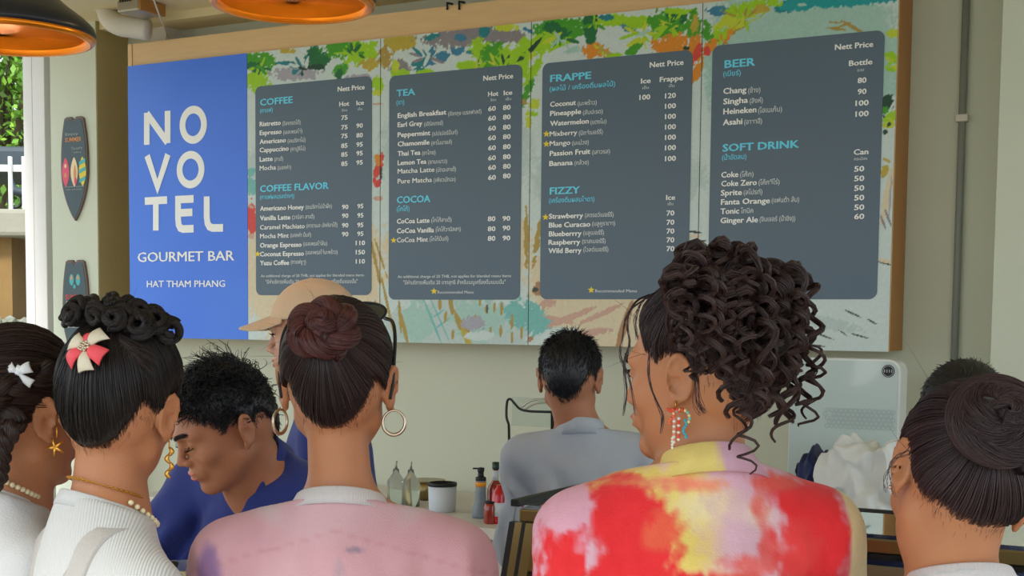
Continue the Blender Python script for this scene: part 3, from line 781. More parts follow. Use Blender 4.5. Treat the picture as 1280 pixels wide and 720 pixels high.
# panel 2
bl('green', 322, 76, 22, 12); bl('lime', 318, 100, 18, 12); bl('dkgreen', 318, 84, 12, 6); bl('yel', 360, 64, 12, 4); bl('lilac', 372, 92, 30, 9); bl('teal', 358, 79, 12, 3); bl('teal', 372, 90, 10, 4)
bl('dkgreen', 398, 72, 16, 14); bl('deep', 396, 84, 10, 4); bl('green', 430, 62, 30, 12); bl('lime', 450, 66, 22, 17); bl('green', 425, 88, 9, 9); bl('dkgreen', 424, 92, 5, 7); bl('yel', 462, 80, 14, 8); bl('lilac', 448, 97, 18, 5)
bl('lime', 472, 104, 8, 10); bl('yg', 470, 116, 7, 4); bl('pink', 472, 130, 6, 1.6); bl('red', 473, 208, 5, 15, 15); bl('org', 472, 200, 4, 8, -20); bl('red', 471, 228, 5, 7, -30); bl('ink', 476, 215, 1.5, 8)
bl('aqua', 314, 232, 7, 12); bl('aqua', 314, 216, 6, 6); bl('red', 314, 272, 7, 24); bl('pink', 313, 258, 5, 2, 30); bl('pink', 314, 296, 6, 4); bl('gold', 470, 330, 2.0, 30, -12); bl('gold', 476, 322, 1.5, 22, -18); bl('gold', 472, 395, 2.0, 25, -10)
bl('pink', 473, 248, 6, 3)
for k in range(6): bl('lime', 306 + k * 7, 104 + (k % 3) * 5, 7, 3, 30 * (k % 4) - 40)
# panel 3
bl('yel', 500, 54, 22, 10); bl('gold', 482, 72, 10, 14); bl('mauve', 590, 46, 62, 13, -4); bl('mauve', 640, 45, 18, 9); bl('mauve', 500, 84, 14, 9); bl('teal', 540, 46, 9, 4, -20); bl('blue', 576, 47, 8, 5); bl('teal', 606, 40, 8, 8); bl('blue', 552, 70, 10, 6)
bl('teal', 524, 80, 14, 4); bl('blue', 538, 77, 12, 5); bl('teal', 524, 87, 7, 4); bl('blue', 574, 64, 9, 6); bl('teal', 590, 65, 7, 3); bl('blue', 660, 38, 9, 3, 25); bl('white', 565, 84, 22, 5)
bl('yg', 634, 34, 16, 5); bl('lime', 500, 92, 12, 7); bl('yg', 494, 82, 5, 8, -20); bl('lime', 532, 90, 12, 4); bl('lime', 604, 62, 20, 14, 30); bl('green', 618, 70, 16, 18); bl('lime', 588, 82, 18, 7); bl('green', 606, 80, 10, 8); bl('lime', 640, 72, 20, 16)
bl('yg', 618, 76, 2.5, 12, -30, .1); bl('yg', 602, 82, 2, 10, -10, .1); bl('deep', 634, 77, 2.5, 9, 15, .1); bl('deep', 629, 75, 2, 8, -12, .1); bl('deep', 662, 63, 3.4, 22, 48, .1); bl('lime', 656, 55, 8, 10); bl('lime', 652, 88, 10, 16, 30); bl('green', 660, 112, 5, 26, 20)
bl('yg', 660, 150, 5, 12); bl('white', 660, 98, 2.5, 22, 35)
bl('gold', 655, 128, 4, 4); bl('mint', 520, 402, 22, 26); bl('mint', 600, 400, 40, 30); bl('aqua', 650, 395, 22, 16, 40); bl('aqua', 668, 405, 20, 14, 40)
bl('aqua', 540, 400, 1.6, 34, -22, .1); bl('aqua', 549, 398, 1.0, 34, -24, .1); bl('aqua', 552, 405, 12, 1.2, -35, .1); bl('aqua', 548, 392, 10, 1.2, -35, .1); bl('gold', 572, 402, 2.6, 12, -18, .1); bl('gold', 564, 382, 3, 12, -8, .1)
bl('yel', 583, 422, 4.2, 14, -24, .1); bl('gold', 557, 396, 2.0, 9, 8, .1); bl('gold', 550, 380, 2.2, 8, 0, .1); bl('gold', 505, 410, 2.5, 24, -14, .1); bl('gold', 500, 395, 2, 24, -4, .1); bl('gold', 575, 400, 1.5, 26, -32, .1)
for (x, y, h) in ((618, 384, 7), (627, 386, 9), (626, 414, 8), (640, 402, 10), (652, 416, 9), (608, 386, 6), (600, 378, 5), (586, 412, 6), (566, 418, 7), (640, 422, 8), (613, 414, 6), (594, 398, 5)): bl('gold', x, y, 1.9, h, 2, .1)
bl('ink', 609, 386, 1.4, 6, 0, .1); bl('white', 600, 420, 22, 6); bl('lilac', 592, 404, 14, 9); bl('brown', 662, 424, 5, 4)
bl('gold', 484, 380, 1.8, 40, -12, .1); bl('gold', 658, 300, 3, 40)
# panel 4
bl('green', 700, 36, 34, 14); bl('dkgreen', 694, 38, 16, 9, 20); bl('lime', 676, 56, 18, 12); bl('deep', 664, 62, 3, 20, 42, .1); bl('lime', 700, 58, 16, 5, -20); bl('dkgreen', 738, 34, 9, 24, 0, .15); bl('deep', 744, 24, 3.5, 12, 0, .1)
bl('lime', 770, 26, 22, 8); bl('teal', 758, 22, 8, 4); bl('blue', 786, 34, 12, 6, 10); bl('lime', 800, 28, 22, 9); bl('green', 832, 32, 26, 20); bl('dkgreen', 848, 20, 16, 10); bl('lime', 850, 14, 20, 4); bl('green', 866, 34, 10, 22); bl('white', 786, 48, 24, 5, -14)
bl('yg', 798, 52, 18, 5, -24); bl('green', 792, 62, 12, 6, -30); bl('org', 742, 64, 18, 9, 0, .6); bl('yel', 760, 66, 12, 4, 25); bl('lime', 768, 70, 12, 4, -15); bl('org', 838, 56, 28, 13, -12, .5); bl('org', 868, 60, 10, 20, 0, .5); bl('red', 872, 66, 5, 14, 20)
bl('org', 870, 90, 6, 18, 20, .5); bl('white', 874, 120, 7, 20); bl('deep', 858, 60, 4, 2.5); bl('yg', 836, 34, 3, 16, -50, .1); bl('lime', 826, 40, 3, 14, 40, .1); bl('yel', 868, 30, 5, 12, 10); bl('mint', 716, 62, 12, 6)
bl('yg', 690, 48, 16, 3, -30, .1); bl('white', 702, 62, 22, 3.4, -24, .1); bl('white', 720, 70, 10, 5)
bl('lime', 668, 86, 7, 22, 30); bl('yg', 668, 130, 8, 7, -20); bl('lime', 667, 142, 6, 4); bl('aqua', 672, 402, 16, 34, -35); bl('brown', 674, 362, 9, 8, 30); bl('ink', 669, 362, 4, 3); bl('pink', 684, 380, 10, 7); bl('cream', 730, 390, 42, 12); bl('pink', 715, 396, 34, 4, -22, .3)
bl('pink', 752, 392, 28, 4, -24, .3); bl('pink', 700, 400, 22, 3, 14, .3); bl('white', 690, 420, 26, 9, -18); bl('pink', 740, 416, 28, 5, -8, .3); bl('brown', 781, 406, 5, 34, 18, .1); bl('cream', 820, 400, 30, 40); bl('gold', 672, 300, 4, 30, 10)
for k, y in enumerate((290, 301, 308, 314, 323)): bl('ink', 868 + (k % 2) * 6, y, 9, 1.5, 5 - k * 4, .15); bl('cream', 869, y + 5, 12, 2.0, 6)
# panel 5
bl('sea', 1060, -6, 90, 15, -3, .2); bl('teal', 985, 8, 24, 8, -8); bl('blue', 900, 14, 20, 6, 0); bl('sea', 1000, 6, 28, 8, -6); bl('mint', 1002, 6, 5, 2); bl('yg', 914, 22, 34, 8, -38, .4); bl('lime', 938, 8, 34, 7, -12, .4); bl('yel', 952, 12, 16, 8, -20); bl('org', 908, 42, 26, 6, -30, .7)
bl('gold', 928, 32, 16, 5, -40, .7); bl('lime', 900, 44, 14, 8, -30, .5); bl('org', 888, 56, 8, 7); bl('red', 884, 64, 4, 6); bl('green', 884, 40, 7, 14); bl('lime', 966, 4, 14, 5); bl('yg', 936, 26, 22, 3, -30, .4); bl('mint', 940, 22, 12, 2.6, -20, .2)
bl('gold', 1046, 36, 14, 2.0, 8, .2); bl('gold', 1066, 34, 16, 2.6, 30, .2); bl('gold', 1056, 31, 10, 1.5, -20, .2); bl('gold', 1044, 28, 10, 1.2, 4, .2); bl('yg', 1116, 41, 9, 6); bl('lime', 1114, 70, 9, 5, 20); bl('yg', 1118, 84, 9, 4, -30); bl('lime', 1112, 86, 7, 3, 30)
bl('deep', 1110, 128, 9, 10, 30); bl('lime', 1114, 146, 12, 7, -30); bl('yg', 1110, 156, 8, 4); bl('green', 1106, 138, 6, 5); bl('deep', 1107, 165, 3, 3)
bl('cream', 1110, 240, 5, 36, 12, .2); bl('yel', 1106, 214, 5, 8, 20); bl('cream', 1107, 262, 3.5, 20, 20, .1); bl('lilac', 1113, 244, 1.4, 30, 4, .1); bl('mauve', 1104, 278, 1.5, 10, -20, .1); bl('mauve', 1110, 272, 1.5, 12, -20, .1); bl('ink', 1105, 329, 10, 1.2, 14, .1)
bl('cream', 1105, 326, 10, 2.5, 10, .1); bl('yel', 1108, 200, 6, 2, 30, .2)
for (x, y, w, a) in ((1010, 402, 16, 8), (1030, 420, 14, 20), (1048, 412, 14, 35), (1066, 392, 12, 25), (1020, 432, 12, 5), (1075, 420, 12, 15), (1090, 402, 8, 30), (890, 420, 14, 10), (905, 404, 12, 25), (1000, 414, 12, 12)): bl('ink', x, y, w, 1.1, a, .1)
bl('pale', 1040, 405, 40, 8, 10)
r3_ = np.random.default_rng(11)
for (cx, cy, L_, n_, cs) in ((628, 84, 26, 16, ('lime', 'yg', 'green')), (596, 86, 20, 10, ('lime', 'yg')), (700, 48, 30, 16, ('green', 'lime', 'mint', 'dkgreen')), (742, 30, 26, 12, ('dkgreen', 'green', 'lime')), (800, 42, 30, 14, ('lime', 'yg', 'mint')), (840, 32, 28, 18, ('green', 'lime', 'dkgreen', 'yg')),
                           (930, 22, 34, 16, ('yg', 'lime', 'gold')), (905, 50, 24, 10, ('org', 'lime', 'gold')), (440, 66, 26, 14, ('lime', 'green', 'dkgreen')), (325, 84, 20, 12, ('green', 'lime', 'dkgreen')), (664, 70, 24, 12, ('lime', 'yg')), (1112, 150, 16, 10, ('lime', 'deep', 'yg')), (1114, 76, 12, 8, ('yg', 'lime')), (752, 64, 16, 8, ('org', 'yel', 'yg')), (535, 72, 34, 12, ('teal', 'blue', 'white', 'mauve')), (380, 86, 28, 12, ('teal', 'lilac', 'white', 'deep'))):
    for _k in range(n_):
        a_ = r3_.uniform(0, 180); l_ = L_ * r3_.uniform(.3, .6); o_ = r3_.uniform(-.6, .6) * L_
        bl(cs[_k % len(cs)], cx + math.cos(D(a_)) * o_, cy + math.sin(D(a_)) * o_ * .7, l_ * .6, 1.2 + 1.6 * r3_.random(), a_, .12)
def paint(PX):
    n = len(PX); c = np.zeros((n, 3)); c[:] = GR['white']
    q = np.stack([PX[:, 0] / 9, PX[:, 1] / 9, np.zeros(n)], -1); e = 0.7 * fbm(q, 3) + 0.9 * fbm(np.stack([PX[:, 0] / 3.2 + PX[:, 1] / 5, PX[:, 1] / 9 - PX[:, 0] / 14, np.zeros(n)], -1), 3); e2 = fbm(q * 4.1 + 40, 2)
    for (col, cx, cy, rx, ry, a, j) in ST_:
        x = PX[:, 0] - cx; y = PX[:, 1] - cy; u_ = (x * math.cos(a) + y * math.sin(a)) / rx; v_ = (-x * math.sin(a) + y * math.cos(a)) / ry
        d = u_ * u_ + v_ * v_ + (e + 0.7 * e2) * 2.2 * j
        k = np.clip((1.0 - d) * 5, 0, 1)[:, None]; c = c * (1 - k) + col * k
    return lin(np.clip(c + (e2 * 7)[:, None], 0, 255))
def project(P):
    q = P - np.array([0, 0, CAMZ]); z = q @ FW; return np.stack([640 + FPX * (q @ RI) / z, CY - FPX * (q @ UP) / z], -1)
CARDS = [((319.5, 108.5), (465, 98), (320, 369)), ((487, 95.5), (653, 83.5), (485, 374.5)), ((678.5, 79.5), (866, 66), (674.5, 374)), ((891, 57.5), (1106, 41.5), (887, 374))]
PAN = []
for k in range(4):
    u0, u1 = PW * (k + 1) + 0.001, PW * (k + 2) - 0.001
    tl, tr, b_ = (np.array(uv(*c_)) for c_ in CARDS[k])
    cu0, cu1, cv0, cv1 = tl[0], tr[0], b_[1], tl[1]
    # board of the panel
    h = 0.0034; nu = int((u1 - u0) / h) + 1; nv = int((ST - SB) / h) + 1
    gu = np.linspace(u0, u1, nu); gv = np.linspace(SB, ST, nv)
    U_, V_ = np.meshgrid(gu, gv, indexing='ij'); P = WL + U_[..., None] * WU + V_[..., None] * WZ
    P = P.reshape(-1, 3); idx = np.arange(nu * nv).reshape(nu, nv)
    F = np.stack([idx[:-1, :-1], idx[1:, :-1], idx[1:, 1:], idx[:-1, 1:]], -1).reshape(-1, 4)
    cc = P[F].mean(1) - WL; cu = cc @ WU; cv = cc[:, 2]; m_ = 0.02
    keep = ~((cu > cu0 + m_) & (cu < cu1 - m_) & (cv > cv0 + m_) & (cv < cv1 - m_)); F = F[keep]
    used = np.unique(F); mp = -np.ones(len(P), int); mp[used] = np.arange(len(used)); P = P[used]; F = mp[F]
    pan = wbox(MB(), u0, u1, SB, ST, -0.02, -0.0012).build('print_panel', M['wood'], sign, False, SO)
    pr = mesh_obj('print', P, F, M['paint'], pan, False, colors=paint(project(P)), origin=SO)
    r = 0.028; poly = []
    for (ax, ay, s0) in ((cu1 - r, cv1 - r, 0), (cu0 + r, cv1 - r, 90), (cu0 + r, cv0 + r, 180), (cu1 - r, cv0 + r, 270)):
        for a in range(0, 91, 10): poly.append((ax + r * math.cos(D(s0 + a)), ay + r * math.sin(D(s0 + a))))
    fixn(MB().prism(poly, 0.0022, WL + WN * 0.0002, WU, WZ, WN).build('menu_card', M['card'], pan, False, SO))
    if k: wbox(MB(), u0 - 0.0022, u0 + 0.0002, SB, ST, -0.019, 0.0006).build('seam', M['seam'], pan, False, SO)
    PAN.append((pan, (cu0, cu1, cv0, cv1)))
NK = 0.0032
def price_col(ink, x, ys, vals, w, h, lower=0):
    for (y, v) in zip(ys, vals):
        if v: ink.text(v, x - w * len(v) / 4 if False else x - w * (len(v) / 2) , x + w * (len(v) / 2), y, h, 0.02)
def rows(ink, thai, data):
    for (en, th, x0, xm, x1, y, h) in data:
        ink.text(en, x0, xm, y, h, 0.02)
        if th: thai.text('(' + th + ')' if th[0] != '~' else th[1:], xm + 2, x1, y - (xm - x0) * 0.045, h * 0.85, 0.016)
# card 1
I = Ink(NK); T = Ink(NK); C_ = Ink(NK); S_ = Ink(NK)
C_.text('COFFEE', 325, 366, 132, 8.5, 0.02); C_.text('(กาแฟ)', 325, 341, 141, 5.5)
I.text('Nett Price', 422, 456, 114.5, 6.2); I.text('Hot', 424, 436.5, 133, 5.8); I.text('Ice', 445.5, 455, 131.5, 5.8); T.text('ร้อน', 427, 434, 139.5, 3); T.text('เย็น', 447, 453, 138, 3)
rows(I, T, [('Ristretto', 'ริสเทรตโต้', 324.5, 351, 376, 158, 6), ('Espresso', 'เอสเพรสโซ่', 324.5, 352, 378, 169, 6), ('Americano', 'อเมริกาโน่', 324.5, 357.5, 382, 180, 6), ('Cappuccino', 'คาปูชิโน่', 324.5, 361, 382, 190.5, 6),
            ('Latte', 'ลาเต้', 324.5, 341, 354, 202, 6), ('Mocha', 'มอคค่า', 324.5, 345, 364, 213, 6)])
price_col(I, 430.5, (150, 162, 173, 185, 196, 207.5), ('75', '75', '75', '85', '85', '85'), 4.1, 5.8)
price_col(I, 449.5, (160, 172, 183.5, 194.5, 206), ('90', '80', '95', '95', '95'), 4.1, 5.8)
C_.text('COFFEE FLAVOR', 325, 411, 240, 8.5, 0.02); C_.text('(กาแฟผสมรสต่างๆ)', 325, 368, 249, 5.5)
rows(I, T, [('Americano Honey', 'อเมริกาโน่น้ำผึ้ง', 325, 380, 415, 263.5, 6), ('Vanilla Latte', 'วานิลา ลาเต้', 325, 363, 393, 275.5, 6), ('Caramel Machiato', 'คาราเมล มัคคิอาโต้', 325, 381, 422, 287, 6), ('Mocha Mint', 'มอคค่า มิ้นท์', 325, 361, 389, 298, 6),
            ('Orange Espresso', 'เอสเพรสโซ่ส้ม', 325, 377, 409, 309.5, 6), ('Coconut Espresso', 'เอสเพรสโซ่มะพร้าว', 325, 380, 422, 320.5, 6), ('Yuzu Coffee', 'กาแฟยูซุ', 325, 361.5, 382.5, 331.5, 6)])
price_col(I, 431.5, (261.5, 272.5, 284.5, 295.5), ('90', '90', '90', '90'), 4.1, 5.8)
price_col(I, 450.5, (260.5, 272, 284, 295, 306.5, 318, 329.5), ('95', '95', '95', '95', '110', '150', '110'), 3.9, 5.8)
S_.star(322, 317.5, 4)
T.text('An additional charge of 20 THB, not applies for blended menu items', 326, 455, 346.5, 3.4, 0.02); T.text('"มีค่าบริการเพิ่มเติม 20 บาทสุทธิ สำหรับเมนูเครื่องดื่มแบบปั่น"', 332, 447, 354.5, 4.8, 0.02)
S_.star(376, 364, 4); T.text('Recommended Menu', 381, 410, 366, 3.6, 0.02)
pan = PAN[0][0]; I.build('item_lettering', M['white_ink'], pan); T.build('small_lettering', M['pale_ink'], pan); C_.build('heading_lettering', M['cyan_ink'], pan); S_.build('star', M['star'], pan)
# card 2
I = Ink(NK); T = Ink(NK); C_ = Ink(NK); S_ = Ink(NK)
C_.text('TEA', 495.5, 519, 120.5, 8.5, 0.02); C_.text('(ชา)', 495.5, 505.5, 131, 6)
I.text('Nett Price', 604, 641.5, 101, 6.5); I.text('Hot', 610, 623, 120.5, 6); I.text('Ice', 629.5, 640.5, 119, 6); T.text('ร้อน', 613, 620, 126.5, 3.2); T.text('เย็น', 632, 639, 125.5, 3.2)
rows(I, T, [('English Breakfast', 'อังกฤษ เบรคฟาสต์', 497, 558, 602, 147.5, 6.2), ('Earl Grey', 'เอิร์ลเกรย์', 497, 528, 554, 159, 6.2), ('Peppermint', 'เปปเปอร์มิ้นท์', 497, 538, 572, 171.5, 6.2), ('Chamomile', 'คาโมมายล์', 497, 537, 565, 183, 6.2),
            ('Thai Tea', 'ชาไทย', 497, 525.5, 544.5, 195, 6.2), ('Lemon Tea', 'ชามะนาว', 497, 533, 559, 206.5, 6.2), ('Matcha Latte', 'มัทฉะลาเต้', 497, 543, 570, 217, 6.2), ('Pure Matcha', 'เพียวมัทฉะ', 497, 540, 569.5, 229.5, 6.2)])
price_col(I, 615, (139, 151, 163.5, 175.5, 188, 200.5, 212.5, 225), ('60',) * 8, 4.9, 6.2); price_col(I, 633.5, (137.5, 149.5, 162, 174, 186.5, 199, 211, 223), ('80',) * 8, 4.9, 6.2)
C_.text('COCOA', 496, 538, 254, 8.8, 0.02); C_.text('(โกโก้)', 496, 512, 264, 6)
rows(I, T, [('CoCoa Latte', 'โกโก้ลาเต้', 496, 537, 564.5, 279.5, 6.2), ('CoCoa Vanilla', 'โกโก้วานิลลา', 496, 542.5, 576, 291.5, 6.2), ('CoCoa Mint', 'โกโก้มิ้นท์', 496, 535, 560.5, 303, 6.2)])
price_col(I, 614.5, (276.5, 289, 301), ('80',) * 3, 4.9, 6.2); price_col(I, 633, (276, 288, 300.5), ('90',) * 3, 4.9, 6.2)
S_.star(492, 300.5, 4); S_.star(542.5, 364, 4.5); T.text('Recommended Menu', 547, 592, 367, 3.8, 0.02)
T.text('An additional charge of 20 THB, not applies for blended menu items', 497, 639, 347.5, 3.6, 0.02); T.text('"มีค่าบริการเพิ่มเติม 20 บาทสุทธิ สำหรับเมนูเครื่องดื่มแบบปั่น"', 504, 632, 355.5, 5, 0.02)
pan = PAN[1][0]; I.build('item_lettering', M['white_ink'], pan); T.build('small_lettering', M['pale_ink'], pan); C_.build('heading_lettering', M['cyan_ink'], pan); S_.build('star', M['star'], pan)
# card 3
I = Ink(NK); T = Ink(NK); C_ = Ink(NK); S_ = Ink(NK)
C_.text('FRAPPE', 687.5, 739, 102.5, 9, 0.02); C_.text('(ผลไม้ / เครื่องดื่มผลไม้)', 687, 769, 114, 6)
I.text('Nett Price', 812, 854.5, 84.5, 7); I.text('Ice', 801, 813.5, 104.5, 6.5); I.text('Frappe', 824.5, 854, 102.5, 6.5); T.text('เย็น', 803, 811, 111.5, 3.4); T.text('ปั่น', 836, 843, 109, 3.4)
rows(I, T, [('Coconut', 'มะพร้าว', 687.5, 720, 746, 133.5, 6.5), ('Pineapple', 'สับปะรด', 687.5, 726.5, 753.5, 145, 6.5), ('Watermelon', 'แตงโม', 687.5, 736, 758, 157.5, 6.5), ('Mixberry', 'มิกซ์เบอร์รี่', 687, 721.5, 753.5, 170.5, 6.5),
            ('Mango', 'มะม่วง', 687, 713, 736, 182.5, 6.5), ('Passion Fruit', 'เสาวรส', 687, 738, 762.5, 195, 6.5), ('Banana', 'กล้วย', 686.5, 716, 736, 207.5, 6.5)])
price_col(I, 806, (125,), ('100',), 4.6, 6.5); price_col(I, 838, (123, 136, 149, 162, 175, 188, 201.5), ('120',) + ('100',) * 6, 4.6, 6.5)
C_.text('FIZZY', 687, 725, 243, 9, 0.02); C_.text('(เครื่องดื่มผสมโซดา)', 686, 743, 253.5, 6)
I.text('Ice', 832.5, 844, 250, 6.5); T.text('เย็น', 834.5, 841.5, 256.5, 3.4)
rows(I, T, [('Strawberry', 'สตรอว์เบอร์รี่', 686, 729, 767, 273.5, 6.5), ('Blue Curacao', 'บลูคูราเซา', 686, 738, 769, 284.5, 6.5), ('Blueberrry', 'บลูเบอร์รี่', 686, 727, 755, 295.5, 6.5), ('Raspberry', 'ราสเบอร์รี่', 685.5, 725.5, 757, 306, 6.5), ('Wild Berry', 'ไวลด์เบอร์รี่', 685.5, 727, 760.5, 316.5, 6.5)])
price_col(I, 838, (269.5, 281, 292, 303, 314), ('70',) * 5, 5.0, 6.5)
S_.star(683, 167.5, 4.5); S_.star(683, 180, 4.5); S_.star(682, 271.5, 4.5); S_.star(739, 362.5, 4.5); T.text('Recommended Menu', 744, 796, 365.5, 4, 0.02)
pan = PAN[2][0]; I.build('item_lettering', M['white_ink'], pan); T.build('small_lettering', M['pale_ink'], pan); C_.build('heading_lettering', M['cyan_ink'], pan); S_.build('star', M['star'], pan)
# card 4
I = Ink(NK); T = Ink(NK); C_ = Ink(NK)
C_.text('BEER', 905.5, 944, 85, 10, 0.02); C_.text('(เบียร์)', 904, 926, 95.5, 6.5)
I.text('Nett Price', 1043.5, 1091.5, 62.5, 7.2); I.text('Bottle', 1061, 1090.5, 82.5, 7); T.text('ขวด', 1071.5, 1080, 89.5, 3.6)
rows(I, T, [('Chang', 'ช้าง', 904, 933, 950.5, 117.5, 7.5), ('Singha', 'สิงห์', 904, 935, 953.5, 130.5, 7.5), ('Heineken', 'ไฮเนเก้น', 904, 945.5, 977.5, 143, 7.5), ('Asahi', 'อาซาฮี', 903.5, 928, 952.5, 156.5, 7.5)])
price_col(I, 1077.5, (104, 118, 132.5, 146), ('80', '90', '100', '100'), 5.6, 7)
C_.text('SOFT DRINK', 903, 999, 189.5, 9.5, 0.02); C_.text('(น้ำอัดลม)', 902.5, 933, 200, 6.5)
I.text('Can', 1067, 1085.5, 193.5, 7); T.text('กระป๋อง', 1067.5, 1084, 200.5, 3.6)
rows(I, T, [('Coke', 'โค้ก', 901.5, 923, 942, 222, 7.2), ('Coke Zero', 'โค้กซีโร่', 901.5, 946, 974.5, 233, 7.2), ('Sprite', 'สไปรท์', 901, 927.5, 953, 244.5, 7.2), ('Fanta Orange', 'แฟนต้า ส้ม', 901, 962.5, 999, 256, 7.2), ('Tonic', '~โทนิค', 900.5, 924, 941.5, 267.5, 7.2), ('Ginger Ale', 'จินเจอร์ (น้ำขิง)', 900.5, 947.5, 994, 279, 7.2)])
price_col(I, 1074, (214.5, 226.5, 238.5, 250.5, 262.5, 274), ('50',) * 5 + ('60',), 6.4, 7)
pan = PAN[3][0]; I.build('item_lettering', M['white_ink'], pan); T.build('small_lettering', M['pale_ink'], pan); C_.build('heading_lettering', M['cyan_ink'], pan)
M['bulb'] = mat('warm_bulb', (255, 220, 170), 0.4, 0, emit=((255, 190, 110), 3.0))
# ------------------------------------------------------------------ pendant lamps
def lamp(cx, cy, hw, d, label):
    c = pix(cx, cy, d); R = hw / FPX * d
    t = empty('pendant_lamp', c, label, 'lamp', 'black pendant lamps over the counter')
    s_ = R / 0.207
    out = [(0.207, 0.0), (0.2085, 0.010), (0.204, 0.024), (0.185, 0.043), (0.15, 0.068), (0.115, 0.098), (0.085, 0.135), (0.058, 0.165), (0.045, 0.20), (0.038, 0.21), (0.0, 0.212)]
    inn = [(0.207, 0.0), (0.2045, -0.009), (0.196, -0.013), (0.185, -0.009), (0.178, 0.002), (0.179, 0.014), (0.174, 0.028), (0.145, 0.060), (0.108, 0.092), (0.078, 0.128), (0.05, 0.158), (0.0, 0.19)]
    mb = MB(); mb.lathe([(a * s_, b * s_) for a, b in out], c, 72); mb.build('shade', M['black'], t, True, c)
    mb = MB(); mb.lathe([(a * s_, b * s_) for a, b in inn], c, 72); mb.build('copper_lining', M['copper'], t, True, c)['label'] = 'shiny orange copper inside of the shade'
    mb = MB(); mb.lathe([(0, 0.03), (0.02, 0.035), (0.03, 0.055), (0.03, 0.075), (0.018, 0.10), (0.013, 0.13), (0, 0.13)], c, 20); mb.build('bulb', M['bulb'], t, True, c)
    mb = MB(); mb.tube([c + [0, 0, 0.20 * s_], [c[0], c[1], CEIL - 0.02]], 0.004, 8); mb.build('cord', M['blackm'], t, True, c)
    mb = MB(); mb.lathe([(0.05, 0), (0.05, -0.02), (0, -0.022)], (c[0], c[1], CEIL), 24); mb.build('ceiling_rose', M['blackm'], t, True, c)
    L = bpy.data.lights.new('lamp_light', 'POINT'); L.energy = 5; L.color = (1, 0.72, 0.42); L.shadow_soft_size = 0.04
    o = bpy.data.objects.new('lamp_light', L); COL.objects.link(o); o.parent = t; o.location = (0, 0, 0.02)
lamp(5, 44, 110, 3.2, 'black dome pendant lamp at the top left corner, above the window')
lamp(366, 3, 103, 3.25, 'black dome pendant lamp hanging in front of the coffee panel, cut by the top edge')

